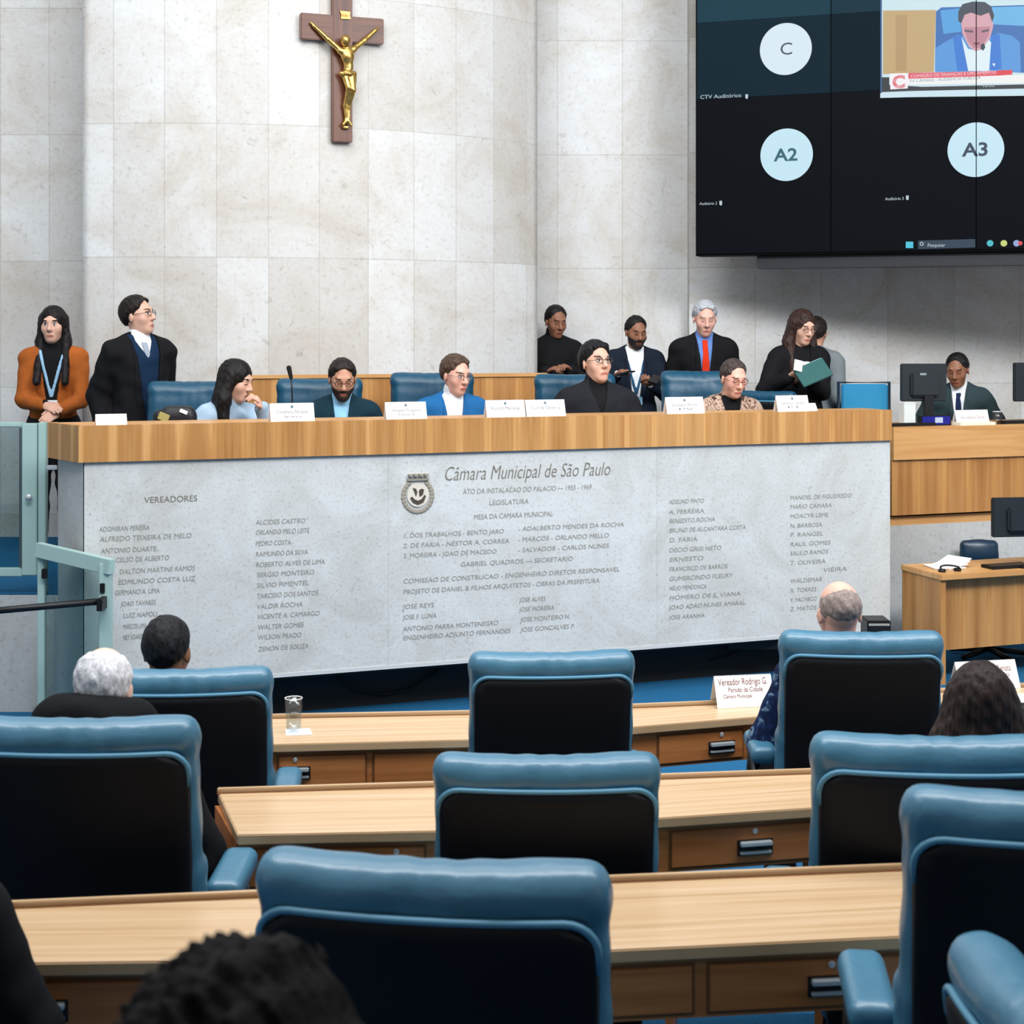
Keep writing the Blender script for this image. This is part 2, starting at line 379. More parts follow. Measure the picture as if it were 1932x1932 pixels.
    def headp(e,ear=True):
        L=[(E(H,Rh,(0,.012,.03),(.076,.096,.096),e),0),(E(H,Rh,(0,-.022,-.045),(.058,.068,.075),e),.03),(E(H,Rh,(0,-.062,-.094),(.028,.024,.022),e),.025),
           (cap(H(-.03,-.078,.036),H(.03,-.078,.036),(.014+e)*s),.02)]
        for q in (-1,1): L+=[(E(H,Rh,(q*.040,-.052,-.018),(.024,.022,.026),e),.03)]
        if e==0:
            L+=[(cap(H(0,-.086,.022),H(0,-.108,-.022),.008*s,.0135*s),.012),(cap(H(-.012,-.096,-.027),H(.012,-.096,-.027),.009*s),.008),
                (cap(H(-.018,-.084,-.062),H(.018,-.084,-.062),.008*s),.008),(cap(H(-.014,-.082,-.073),H(.014,-.082,-.073),.008*s),.008)]
        return L
    def neckp(e): return [(cap(T(0,.02,.47),H(0,.012,-.055),(.053+e)*s,(.05+e)*s),.025)]
    # body
    bp=torso(0)+armp(0)+legp(0)+footp(0)+neckp(0)
    for pr,k in headp(0): bp.append((pr,k if k else .02))
    if ears:
        for q in (-1,1): bp+=[(E(H,Rh@Rz(q*.35),(q*.079,.012,-.005),(.007,.02,.031)),.006)]
    for S,El,Wr,hd,pn_,q in arms:
        ac=np.cross(pn_,hd); R=np.stack([hd,ac,pn_],1)
        side=1 if np.dot(ac,unit(np.array([0,0,.6])+Y0@np.array([-q,-.2,0])))>0 else -1
        bp+=[(ell(Wr+hd*.045*s,np.array([.052,.04,.017])*s,R),.012)]
        for i in range(4):
            bs=Wr+hd*.082*s+ac*side*(1.5-i)*.0195*s; ln=(.034,.039,.036,.028)[i]*s; c1=curl*.9; c2=curl*2.0
            m1=bs+(math.cos(c1)*hd+math.sin(c1)*pn_)*ln; m2=m1+(math.cos(c2)*hd+math.sin(c2)*pn_)*ln*.9
            bp+=[(cap(bs-hd*.02*s,m1,.0095*s,.0088*s),.004),(cap(m1,m2,.0088*s,.0075*s),.003)]
        t0=Wr+hd*.02*s+ac*side*.028*s; t1=t0+unit(hd*.75+ac*side*.6+pn_*.35)*.045*s; t2=t1+unit(hd+pn_*.3)*.03*s
        bp+=[(cap(t0,t1,.012*s,.01*s),.008),(cap(t1,t2,.01*s,.0085*s),.004)]
    def sock(v):
        for q in (-1,1): v.cut(ell(H(q*.031,-.099,.012),.0175*s))
    def eyeb(v):
        for q in (-1,1): v.add(ell(H(q*.031,-.0775,.012),.0115*s),.0)
    V,Q=build(bp,hv,(sock,eyeb))
    sk=SKIN[skin]; ms=mat('skin_'+skin,sk,.5,noise=.04,nscale=18,spec=.35)
    lipc=tuple(int(x*.8) if i==0 else int(x*.62) for i,x in enumerate(sk))
    bc=brow or tuple(min(60,int(x)) for x in hairc)
    M5=[ms,mat('lips_'+skin,lipc,.45),mat('brow_%d_%d_%d'%bc,bc,.8),mat('eye_white',(225,222,218),.25),mat('iris',(40,28,22),.2)]
    C=V[Q].mean(1); x,y,z=hl(C[:,0],C[:,1],C[:,2]); fr=(y<-.055)&(np.abs(z)<.12); mi=np.zeros(len(Q),np.int32)
    mi[fr&((x/.025)**2+((z+.0675)/.0095)**2<1)]=1
    mi[fr&(((np.abs(x)-.034)/.019)**2+((z-.037)/.0042)**2<1)]=2
    if eyes=='open':
        mi[fr&(((np.abs(x)-.031)/.014)**2+((z-.012)/.0068)**2<1)]=3
        mi[fr&(((np.abs(x)-.031)/.006)**2+((z-.012)/.0068)**2<1)]=4
        mi[fr&(((np.abs(x)-.031)/.015)**2+((z-.019)/.0022)**2<1)]=2
    else: mi[fr&(((np.abs(x)-.031)/.014)**2+((z-.006)/.0028)**2<1)]=2
    mk('body',V,Q,M5,root,True,midx=mi)
    # hair
    wob=lambda f,am: (lambda v: v.warp(lambda X,Y,Z: am*np.sin(X*f+Y*f*.7)*np.sin(Y*f*1.1-Z*f*.4+1)*np.sin(Z*f+X*f*.5)))
    if hair:
        hm=hairmat(hairc,hair)
        e=dict(short=.009,buzz=.003,medium=.013,long=.013,fringe=.002,white=.006,grey=.015,curly=.02,side=.014,bowl=.018)[hair]
        hpz=[(E(H,Rh,(0,.016,.036),(.079,.099,.096),e),0)]
        post=[]
        A_,B_=(1.0,.004)
        if hair in('long',): A_,B_=(.9,.0)
        if hair in ('medium','side','grey','bowl'): hpz+=[(cap(H(-.035,-.06,.092),H(.04,-.055,.095),.024*s),.02)]
        if hair=='long':
            for q in (-1,1):
                hpz+=[(cap(H(q*.072,.015,.05),H(q*(.084+.02*hs),.012,-.11),.030*s,(.034+.016*hs)*s),.03),(cap(H(q*(.084+.02*hs),.012,-.11),T(q*.095,-.085-.05*min(1,hl_*2),.36-.14*hl_),(.034+.016*hs)*s,.026*s),.03)]
            hpz+=[(E(H,Rh,(0,.065,-.11),(.095+.02*hs,.05,.17+.05*hs)),.04)]
        def hcut(v):
            def fn(X,Y,Z):
                x,y,z=hl(X,Y,Z)
                if hair=='long':
                    face=np.sqrt((x/.056)**2+((y+.1)/.085)**2+((z+.022)/.098)**2)-1
                    return -face*.05*s
                if hair in ('fringe','white'):
                    low=(-(z+y*1.15+.035)*.66*s if hair=='white' else np.maximum(-(z+.022),-(y+.02))*s); rr=np.sqrt((x/(.085 if hair=='fringe' else .05))**2+((y+.005)/(.088 if hair=='fringe' else .06))**2+((z-.12)/(.085 if hair=='fringe' else .05))**2)-1
                    return np.maximum(low,-rr*.05*s)
                cutp=-(z+y*A_+B_-.012*np.clip((np.abs(x)-.05)/.03,0,1)*(y<.03))*.7*s
                fz=.024 if hair=='bowl' else .034
                face=np.sqrt((x/.068)**2+((y+.085)/.062)**2+((z-fz)/.072)**2)-1
                return np.maximum(cutp,-face*.06*s)
            X,Y,Z=np.meshgrid(*v.ax,indexing='ij'); c_=fn(X,Y,Z).astype(np.float32); e_=(e+.004)*s*(.9 if hair!='long' else .45)
            v.F=np.maximum(v.F+e_*np.clip(1+c_/(.035*s),0,1),c_)
        post=[wob(90/s,.003 if hair not in('curly',) else .008),hcut]
        if hair=='curly': post=[wob(160,.009),wob(75,.008),hcut]
        post[-1]=(lambda v,g=hcut: g(v)); V,Q=build(hpz,.005,post)
        mk('hair',V,Q,hm,root,True)
    if beard:
        bpz=headp(.0055)
        def bcut(v):
            def fn(X,Y,Z):
                x,y,z=hl(X,Y,Z); lip=np.sqrt((x/.022)**2+((z+.067)/.009)**2)-1
                r=np.maximum(z+.040-.5*np.clip(np.abs(x)-.03,0,1),y-.005)*s
                return np.maximum(r,-lip*.01*s)
            v.keep(fn)
        V,Q=build(bpz,.005,(bcut,)); mk('beard',V,Q,mat('beard_%d_%d_%d'%tuple(beard),beard,.8,noise=.2,nscale=90),root,True)
    if glasses:
        parts=[]
        for q in (-1,1):
            parts.append(tube([H(q*.032+.0215*math.cos(t)*1.12,-.101+.006*abs(math.cos(t)),.011+.0175*math.sin(t)) for t in np.linspace(0,2*math.pi,17)[:-1]],.0022*s,6,True))
            parts.append(tube([H(q*.056,-.096,.014),H(q*.076,-.06,.014),H(q*.081,.012,.012)],.002*s,5))
        parts.append(tube([H(-.009,-.104,.014),H(0,-.107,.016),H(.009,-.104,.014)],.002*s,5))
        v,f=join(*parts); mk('glasses',v,f,mat('glasses_%d_%d_%d'%tuple(glasses),glasses,.3),root,True)
    fold=lambda am:(lambda v: v.warp(lambda X,Y,Z: am*(np.sin(Z*34+X*22+3*np.sin(X*9+px))*np.sin(X*17-Z*13+px)+.6*np.sin(Z*70+np.sin(X*25)*2)*.5)))
    for it in outfit:
        kind,m=it[0],it[1]; o=it[2] if len(it)>2 else {}
        if kind=='trousers':
            V,Q=build([(E(T,Rt,(0,0,.0),(.158*bw,.118*bw,.13),.016),0)]+legp(.02),.01,(fold(.004),)); mk('trousers',V,Q,m,root,True)
            V,Q=build(footp(.012),.009); mk('shoes',V,Q,mat('black_shoe',(18,17,18),.35),root,True)
        elif kind in('jacket','shirt','sweater','vest'):
            e={'jacket':.03,'shirt':.014,'sweater':.022,'vest':.02}[kind]; e=o.get('e',e)
            pz=torso(e)
            if kind!='vest': pz+=armp(e*.75,o.get('cuff',.015 if kind!='shirt' else .0))
            if kind=='jacket' or o.get('long'): pz+=[(E(T,Rt,(0,0,-.06),(.168*bw,.125*bw,.17),e*.6),.05)]
            if kind=='shirt' or o.get('collar'):
                pz+=[(cap(T(0,.018,.49),H(0,.012,-.085),(.062+e*.4)*s,(.055+e*.3)*s),.015)]
            if o.get('turtle'): pz+=[(cap(T(0,.02,.48),H(0,.012,-.07),.066*s,.062*s),.02)]
            if o.get('hood'):
                pts=[T(-.10,-.06,.47),T(-.14,.03,.52),T(-.10,.11,.575),T(0,.145,.60),T(.10,.11,.575),T(.14,.03,.52),T(.10,-.06,.47)]
                for i in range(6): pz+=[(cap(pts[i],pts[i+1],.050*s),.03)]
                pz+=[(cap(T(-.10,.08,.585),T(.10,.08,.585),.075*s),.03),(cap(T(-.10,.07,.56),T(-.19,.03,.49),.08*s,.07*s),.04),(cap(T(.10,.07,.56),T(.19,.03,.49),.08*s,.07*s),.04)]
            post=[fold(o.get('fold',.004))]
            def vcut(v,kind=kind,o=o):
                w,z0=o['v']
                def fn(X,Y,Z):
                    x,y,z=tl(X,Y,Z); wid=w*np.clip((z-z0)/(.50-z0),0,1.15); 
                    return np.minimum(np.minimum(wid-np.abs(x-o.get('vx',0)),z-z0),-(y+.005))*s
                v.keep(fn)
            if 'v' in o: post.append(vcut)
            if 'zmin' in o:
                post.append(lambda v,o=o: v.keep(lambda X,Y,Z: (o['zmin']-((Rt[0,2]*(X-pel[0])+Rt[1,2]*(Y-pel[1])+Rt[2,2]*(Z-pel[2]))/s))*s*((X-pel[0])**2+(Y-pel[1])**2<(.19*s)**2)-.2*((X-pel[0])**2+(Y-pel[1])**2>=(.19*s)**2)))
            if o.get('neckcut'):
                def ncut(v,o=o):
                    v.cut(ell(T(0,-.05,.56),np.array([.07,.09,.09])*s*o['neckcut'],Rt))
                post.append(ncut)
            V,Q=build(pz,.0085,post); mk(o.get('name',kind),V,Q,m,root,True)
            if kind=='jacket' and 'v' in o and o.get('lapel',True):
                w,z0=o['v']
                pl=torso(e+.007)
                def lap(v,o=o):
                    def fn(X,Y,Z):
                        x,y,z=tl(X,Y,Z); k=np.clip((z-z0)/(.50-z0),0,1.15); wid=w*k; ax=np.abs(x-o.get('vx',0))
                        return np.maximum.reduce([wid-ax,ax-wid-.045*np.sin(np.clip(k,0,1)*2.6+.25),z0-z,z-.53,y+.005])*s
                    v.keep(fn)
                V,Q=build(pl,.0085,(fold(o.get('fold',.004)),lap)); mk('lapels',V,Q,m,root,True)
        elif kind in ('tie','lanyard','strip'):
            pz=torso(o.get('e',.014)+.006)
            def reg(v,kind=kind,o=o):
                def fn(X,Y,Z):
                    x,y,z=tl(X,Y,Z)
                    if kind=='tie':
                        wd=np.where(z>.475,.02,.018+(.475-z)*.06); r=np.maximum.reduce([np.abs(x)-wd,o.get('z0',.12)-z,z-.505,y])
                    elif kind=='lanyard':
                        k=np.clip((z-.17)/(.5-.17),0,1); r=np.maximum.reduce([np.abs(np.abs(x)-.085*k)-.011,.17-z,z-.5,y])
                    else:
                        x0,x1,z0,z1=o['r']; r=np.maximum.reduce([x0-x,x-x1,z0-z,z-z1,y])
                    return r*s
                v.keep(fn)
            V,Q=build(pz,.007,(reg,)); mk(o.get('name',kind),V,Q,m,root,True)
            if kind=='lanyard' and o.get('badge'):
                c=T(0,-.13*bw-.015,.12); 
                mk('badge',*box(c,np.array([.045,.004,.032])*s,Rt),o['badge'],root,bevel=.003)
                if o.get('badge2'): mk('badge_lower_half',*box(c+Rt@np.array([0,-.004,-.018])*s,np.array([.0455,.003,.016])*s,Rt),o['badge2'],root)
    return root,T,H,arms,s
# ------------------------------------------------------------ palette
WALLST=stone('wall_travertine',.343,.891,(2.87,-.81,0),(219,220,220),(203,197,189),.003,pits=.55,vein=.55)
WALLST2=stone('side_travertine',.51,.891,(0,-.81,0),(222,224,226),(205,199,190),.003,pits=.55,vein=.45)
PANELST=stone('panel_marble',1.62,9,(.88,5,0),(208,211,211),(188,187,183),.004,pits=.8,vein=.45,n2s=60,mcol=(.86,.87,.87,1))
SIDEST=stone('base_marble',1.0,9,(.2,5,0),(200,203,204),(180,180,178),.003,pits=.7,vein=.8)
BAND=wood('oak_veneer_band',(216,168,112),(202,150,92),(182,128,72),1.0,26,leaf=.085)
OAKV=wood('oak_veneer_upright',(205,156,100),(192,140,84),(172,118,66),1.0,22,leaf=.10)
OAKH=wood('oak_veneer_level',(208,160,104),(196,144,88),(178,124,72),.8,16)
TOP=wood('ash_desktop',(202,173,140),(192,160,123),(174,140,102),.9,42,rough=.32)
FASC=wood('oak_fascia',(188,122,70),(172,107,57),(146,86,42),1.1,26,rough=.4)
EDGE=mat('dark_joint_and_lip_shade',(120,74,38),.5)  # drawer joints, and the painted shade line along the desk lip
CARPET=mat('blue_carpet',(34,92,132),.95,noise=.12,nscale=90,spec=.1,bump=.3,bscale=300)
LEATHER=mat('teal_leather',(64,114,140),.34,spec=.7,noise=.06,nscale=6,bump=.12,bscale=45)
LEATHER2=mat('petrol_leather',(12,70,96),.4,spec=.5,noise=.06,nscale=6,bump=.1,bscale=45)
SHELL=mat('chair_shell',(13,15,21),.6,spec=.25)
PIPE=mat('teal_piping',(84,138,166),.4)
BLK=mat('black_plastic',(14,14,16),.45)
BLKG=mat('black_gloss',(8,9,11),.25)
CHROME=mat('brushed_steel',(196,202,206),.3,metal=.35,spec=.6)
DARK=mat('dark_plinth',(24,25,28),.7)
RAIL=mat('pale_green_metal',(160,188,184),.45,spec=.4)
WHITE=mat('white_card',(240,240,240),.7)
INK=mat('printed_ink',(110,112,120),.7)
ENGR=mat('engraved_letters',(146,143,137),.8)
ENGR2=mat('engraved_heading',(122,116,107),.8)
def glassmat(name,tint=(225,240,238),ior=1.45):
    m=bpy.data.materials.new(name); m.use_nodes=True; nt=m.node_tree; nt.nodes.clear()
    o=nt.nodes.new('ShaderNodeOutputMaterial'); g=nt.nodes.new('ShaderNodeBsdfGlossy'); g.inputs['Roughness'].default_value=.02
    t=nt.nodes.new('ShaderNodeBsdfTransparent'); t.inputs[0].default_value=lin(tint); mx=nt.nodes.new('ShaderNodeMixShader')
    mx.inputs[0].default_value=.055; nt.links.new(t.outputs[0],mx.inputs[1]); nt.links.new(g.outputs[0],mx.inputs[2]); nt.links.new(mx.outputs[0],o.inputs[0]); return m
GLASS=glassmat('pane_glass',(216,228,228))
TUMB=glassmat('tumbler_glass',(247,249,250))
def struct(name,V,Fc,m,uv=None,bevel=0,smooth=False,kind='structure'):
    o=mk(name,V,Fc,m,None,smooth,uv,bevel); o['kind']=kind; return o
X_,Y_,Z_=np.eye(3)
# ------------------------------------------------------------ frames of the rostrum
RL=np.array([-2.210,8.1,0]); RR=np.array([2.330,9.8,0]); ru=unit(RR-RL); rn=np.array([ru[1],-ru[0],0])   # rn points to the hall
RLEN=np.linalg.norm(RR-RL)
def ros(px,py,off=0):  # point on the rostrum front (+off towards the hall)
    return on_plane(px,py,RL+rn*off,rn)
# ------------------------------------------------------------ floor, tiers, dais
V,Fc=box((0,5.5,-.1),(9,7.5,.1)); struct('floor',V,Fc,CARPET)
def slab(name,pts,z0,z1,m,uv=None):
    V,Fc=prism([(x,y,z0) for x,y in pts],(0,0,z1-z0)); return struct(name,V,Fc,m,uv)
slab('floor_tier',[(-4.4,-1.6),(4.4,-1.6),(4.4,4.80),(-4.4,4.62)],0,.06,CARPET)
slab('floor_tier.001',[(-4.4,-1.6),(4.4,-1.6),(4.4,3.66),(-4.4,3.40)],.06,.12,CARPET)
B0=RL-rn*.30; B1=RR-rn*.30
# dais: stone-faced block with carpet on top
DP=[(-5.4,8.75),(-2.52,8.75),(-2.42,8.48),(B0[0],B0[1]+.0),(B1[0]+.02,B1[1]+.01),(2.40,10.42),(6.2,11.85),(6.2,12.9),(-5.4,12.9)]
slab('dais',DP,0,.64,SIDEST,uv=((.936,.351,0),Z_))
slab('dais_carpet',[(-5.4,8.77),(-2.5,8.77),(B0[0],B0[1]+.05),(B1[0],B1[1]+.05),(2.40,10.46),(6.2,11.89),(6.2,12.9),(-5.4,12.9)],.64,.65,CARPET)
# ------------------------------------------------------------ walls
def curved_wall():
    n=64; L=3.43; th0,th1=math.radians(-9),math.radians(51); R=L/(th1-th0); pts=[]; x,y=-2.87,10.62
    for i in range(n+1):
        pts.append((x,y,L*i/n)); th=th0+(th1-th0)*(i+.5)/n; x+=math.cos(th)*L/n; y+=math.sin(th)*L/n
    V=[];U=[];Fc=[]
    zb,zt=.65,6.6
    for x,y,s in pts: V+= [(x,y,zb),(x,y,zt)]; U+=[(s,zb),(s,zt)]
    for i in range(n): Fc.append((2*i,2*i+2,2*i+3,2*i+1))
    # return at the left edge and thickness behind
    m0=len(V); xl,yl,_=pts[0]; xr,yr,_=pts[-1]
    V+=[(xl+.02,yl+.9,zb),(xl+.02,yl+.9,zt),(xr-.02,yr+.04,zb),(xr-.02,yr+.04,zt)]; U+=[(-.9,zb),(-.9,zt),(L+.35,zb),(L+.35,zt)]
    Fc+=[(m0,0,1,m0+1),(2*n,m0+2,m0+3,2*n+1),(m0+2,m0,m0+1,m0+3)]
    V=np.array(V); o=struct('wall_center',V,Fc,WALLST)
    me=o.data; l=me.uv_layers.new(name='UVMap'); 
    for lp in me.loops: l.data[lp.index].uv=U[lp.vertex_index]
    for p in me.polygons: p.use_smooth = p.index<n
    return pts
WP=curved_wall()
def wall(name,x0,y0,x1,y1,m,uoff=0,z0=.65,th=.2):
    a=np.array([x0,y0,0.]); b=np.array([x1,y1,0.]); u=unit(b-a); nrm=np.array([-u[1],u[0],0])
    V,Fc=prism([a+Z_*z0,b+Z_*z0,b+Z_*6.6,a+Z_*6.6],nrm*th); return struct(name,V,Fc,m,uv=(u,Z_,a-u*uoff))
wall('wall_left',-7.0,11.2,-2.9,11.2,WALLST,uoff=.25)
xw=(1052-966)/F_PX*12.6
wall('wall_right_recess',-1.62,12.45,1.375,12.45,WALLST2,uoff=.065)
wall('wall_right',1.37,12.30,7.2,12.20,WALLST2,uoff=0)
wall('wall_right_return',1.372,12.60,1.372,12.30,WALLST2)
# ------------------------------------------------------------ rostrum
ro=thing('rostrum','long stone-fronted rostrum with wooden top band carrying the engraved chamber inscription','rostrum',(RL+RR)/2)
ZT=1.6125; ZB=1.425
NS=rn*-1
def rprism(name,pts,z0,z1,m,uv=None,bevel=0,parent=ro):
    V,Fc=prism([np.array([p[0],p[1],z0]) for p in pts],(0,0,z1-z0)); return mk(name,V,Fc,m,parent,uv=uv,bevel=bevel)
a=RL+rn*.02; b=RR+rn*.02; c=b+NS*.42; dl=np.array([-2.46,8.42,0])
rprism('wooden_band',[a,b,b+NS*.05,a+NS*.05+ru*.02],ZB,ZT,BAND,uv=(Z_,ru,RL))
rprism('wooden_band_end',[dl,a-rn*.0,a+NS*.05,dl+ru*.05],ZB,ZT,BAND,uv=(Z_,unit(a-dl),dl),parent=ro)
rprism('top_shelf',[a+NS*.05+ru*.03,b+NS*.05,b+NS*.32,dl+ru*.05+NS*.0],ZT-.035,ZT-.002,OAKH,uv=(ru,rn))
rprism('writing_desk',[a+NS*.16+ru*.1,b+NS*.16,b+NS*.62,a+NS*.62+ru*.1],1.36,1.40,OAKH,uv=(ru,rn))
sl=RL+ru*.03
rprism('stone_panel',[sl,RR,RR+NS*.06,sl+NS*.06],.27,ZB,PANELST,uv=(ru,Z_,RL-ru*.72))
rprism('stone_end',[np.array([-2.41,8.44,0]),sl+NS*.0-ru*.005,sl+NS*.06,np.array([-2.36,8.46,0])],.0,ZB,SIDEST,uv=(unit(sl-dl),Z_))
rprism('inner_panel',[sl+NS*.12,RR+NS*.12,RR+NS*.15,sl+NS*.15],.30,1.36,DARK)
rprism('metal_trim',[sl+NS*-.004,RR+rn*.004,RR+NS*.06,sl+NS*.06],.252,.272,mat('trim_light_grey',(196,198,198),.5))
rprism('dark_plinth',[sl+NS*.26+ru*.1,RR+NS*.26,RR+NS*.29,sl+NS*.29+ru*.1],0,.3,DARK)
rprism('soffit',[sl+NS*.02,RR+NS*.02,RR+NS*.3,sl+NS*.3],.235,.252,DARK)
# inscription
def ins(lines,name,m=ENGR,size=.036):
    for s,x0,y0,x1 in lines:
        o=ros(x0,y0); e=ros(x1,y0); w=np.dot(e-o,ru)
        r=text('t',s,size,o,ru,Z_,m,None,shear=.12 if m is ENGR else 0,ext=.002,n=rn,width=w)
        if r: mk(name,*r,m,[c for c in ro.children if c.name.startswith('stone_panel')][0])
o=ros(836,907); r=text('t','Câmara Municipal de São Paulo',.112,o,ru,Z_,ENGR2,None,shear=.28,ext=.002,n=rn,width=np.dot(ros(1148,893)-o,ru),bold=-.0008)
mk('chamber_title',*r,ENGR2,[c for c in ro.children if c.name.startswith('stone_panel')][0])
def L(s,x,y,x1): return (s,x,y,x1)
ins([L('VEREADORES',272,949,372)],'column_heading',ENGR2,.045)
ins([L('ADONIRAN PEREIRA',187,1003,282),L('ALFREDO TEIXEIRA DE MELO',188,1022,361),L('ANTONIO DUARTE',190,1044,295),L('CELSO DE ALBERTO',218,1061,318),L('DALTON MARTINS RAMOS',225,1083,367),L('EDMUNDO COSTA LUZ',222,1103,368),
 L('GERMANO A. LIMA',216,1123,300),L('JOAO TAVARES',228,1144,295),L('LUIZ NAPOLI',232,1166,296),L('MARCOS LIMA',232,1187,276),L('NEY SOARES',232,1207,270)],'engraved_name')
ins([L('ALCIDES CASTRO',482,990,576),L('ORLANDO MELO LEITE',482,1009,583),L('PEDRO COSTA',482,1030,548),L('RAIMUNDO DA SILVA',482,1050,580),L('ROBERTO ALVES DE LIMA',482,1070,612),L('SERGIO MONTEIRO',484,1089,592),L('SILVIO PIMENTEL',484,1109,582),
 L('TARCISIO DOS SANTOS',484,1129,600),L('VALDIR ROCHA',484,1149,570),L('VICENTE A. CAMARGO',485,1168,602),L('WALTER GOMES',486,1188,572),L('WILSON PRADO',486,1207,568),L('ZENON DE SOUZA',487,1229,582)],'engraved_name')
ins([L('ATO DA INSTALACAO DO PALACIO — 1955 - 1969',873,932,1116),L('LEGISLATURA',922,953,996),L('MESA DA CAMARA MUNICIPAL',893,980,1042)],'dedication_line',ENGR,.040)
ins([L('1. DOS TRABALHOS - BENTO JARO',760,1015,948),L('2. DE FARIA - NESTOR A. CORREA',760,1034,960),L('3. MOREIRA - JOAO DE MACEDO',760,1053,936),L('GABRIEL QUADROS — SECRETARIO',868,1069,1080)],'engraved_line')
ins([L('- ADALBERTO MENDES DA ROCHA',977,1002,1176),L('- MARCOS - ORLANDO MELLO',977,1022,1148),L('- SALVADOR - CARLOS NUNES',977,1042,1148)],'engraved_line')
ins([L('COMISSAO DE CONSTRUCAO - ENGENHEIRO DIRETOR RESPONSAVEL',760,1101,1168),L('PROJETO DE DANIEL & FILHOS ARQUITETOS - OBRAS DA PREFEITURA',760,1121,1130)],'engraved_line')
ins([L('JOSE REYS',760,1149,820),L('JOSE F. LUNA',760,1169,824),L('ANTONIO PARRA MONTENEGRO',760,1191,940),L('ENGENHEIRO ADJUNTO FERNANDES',760,1208,962)],'engraved_name')
ins([L('JOSE ALVES',980,1136,1030),L('JOSE MOREIRA',980,1154,1046),L('JOSE MONTEIRO N.',982,1173,1076),L('JOSE GONCALVES P.',982,1192,1085)],'engraved_name')
ins([L('ADELINO PINTO',1262,951,1328),L('A. FERREIRA',1262,970,1328),L('BENEDITO ROCHA',1262,987,1348),L('BRUNO DE ALCANTARA COSTA',1262,1005,1406),L('D. FARIA',1262,1023,1314),L('DECIO GRISI NETO',1262,1042,1360),L('ERNESTO',1262,1060,1326),
 L('FRANCISCO DE BARROS',1262,1078,1372),L('GUMERCINDO FLEURY',1262,1096,1382),L('HELIO MENDONCA',1262,1114,1332),L('HOMERO DE S. VIANA',1262,1132,1396),L('JOAO ADAO NUNES AMARAL',1262,1150,1406),L('JOSE ARANHA',1262,1169,1330)],'engraved_name')
ins([L('MANOEL DE FIGUEIREDO',1490,943,1606),L('MARIO CAMARA',1490,960,1568),L('MOACYR LEME',1490,978,1562),L('N. BARBOSA',1490,996,1550),L('P. RANGEL',1490,1013,1552),L('RAUL GOMES',1490,1031,1566),L('SAULO RAMOS',1490,1048,1562),L('T. OLIVEIRA',1490,1066,1556),
 L('VIEIRA',1552,1079,1596),L('WALDEMAR',1490,1100,1550),L('X. TORRES',1490,1118,1540),L('Y. PACHECO',1490,1136,1540),L('Z. MATOS',1490,1153,1540)],'engraved_name')
# carved city crest
def crest():
    sp=[c for c in ro.children if c.name.startswith('stone_panel')][0]
    C=ros(788,932); parts=[]
    q=lambda x,y,e=0: C+ru*x+Z_*y+rn*e
    for k in range(26):
        t=2*math.pi*k/26+.1; p=q(.082*math.cos(t),.088*math.sin(t)-.01,.001)
        if math.sin(t)>.82: continue
        R=np.stack([ru*math.cos(t)+Z_*math.sin(t),-ru*math.sin(t)+Z_*math.cos(t),rn],1)
        w,f=lathe([(.0,-.006),(.013,-.003),(.015,.0),(.010,.004),(.0,.006)],(0,0,0),8); w=w*np.array([1,1.35,1]); parts.append((w@R.T+p,f))
    for x in (-.045,-.015,.015,.045): parts.append(box(q(x,.105,.003),(.011,.022,.006),np.stack([ru,rn,Z_],1)@np.diag([1,1,1])))
    parts.append(box(q(0,.080,.003),(.062,.010,.006),np.stack([ru,rn,Z_],1)))
    v,f=join(*parts); mk('crest_wreath_and_crown',v,f,mat('crest_carving',(150,143,130),.8),sp)
    pl=[q(.062*math.cos(t),.066*math.sin(t)-.005,.002) for t in np.linspace(0,2*math.pi,28)[:-1]]
    mk('crest_shield',*prism(pl,rn*.005),mat('crest_pale',(214,206,192),.8),sp)
    arm=[]
    arm.append(prism([q(x,y,.008) for x,y in((-.035,-.012),(-.02,-.028),(0,-.036),(.02,-.028),(.038,-.005),(.045,-.012),(.03,-.045),(0,-.058),(-.03,-.045),(-.045,-.02))],rn*.003))
    arm.append(prism([q(x,y,.008) for x,y in((-.03,.035),(-.012,.03),(-.005,.012),(-.012,-.012),(-.02,.01))],rn*.003))
    arm.append(prism([q(x,y,.008) for x,y in((.005,.02),(.02,.03),(.034,.024),(.026,-.005),(.008,-.012))],rn*.003))
    v,f=join(*arm); mk('crest_device',v,f,mat('crest_dark',(74,66,56),.8),sp)
crest()
# low wooden screen behind the seats
lw=thing('low_wooden_screen','low oak veneer screen wall standing behind the rostrum chairs','screen',(-.7,10.2,.65))
A=np.array([-1.68,9.95,0]); Bq=np.array([.232,10.75-.25,0]); A[1]=9.93; u=unit(Bq-A); n_=np.array([-u[1],u[0],0])
V,Fc=prism([A+Z_*.65,Bq+Z_*.65,Bq+Z_*1.80,A+Z_*1.80],n_*.05); mk('panel',V,Fc,OAKV,lw,uv=(Z_,u,A))
V,Fc=prism([A+Z_*1.80-n_*.01,Bq+Z_*1.80-n_*.01,Bq+Z_*1.822-n_*.01,A+Z_*1.822-n_*.01],n_*.07); mk('top_rail',V,Fc,OAKH,lw,uv=(u,n_))
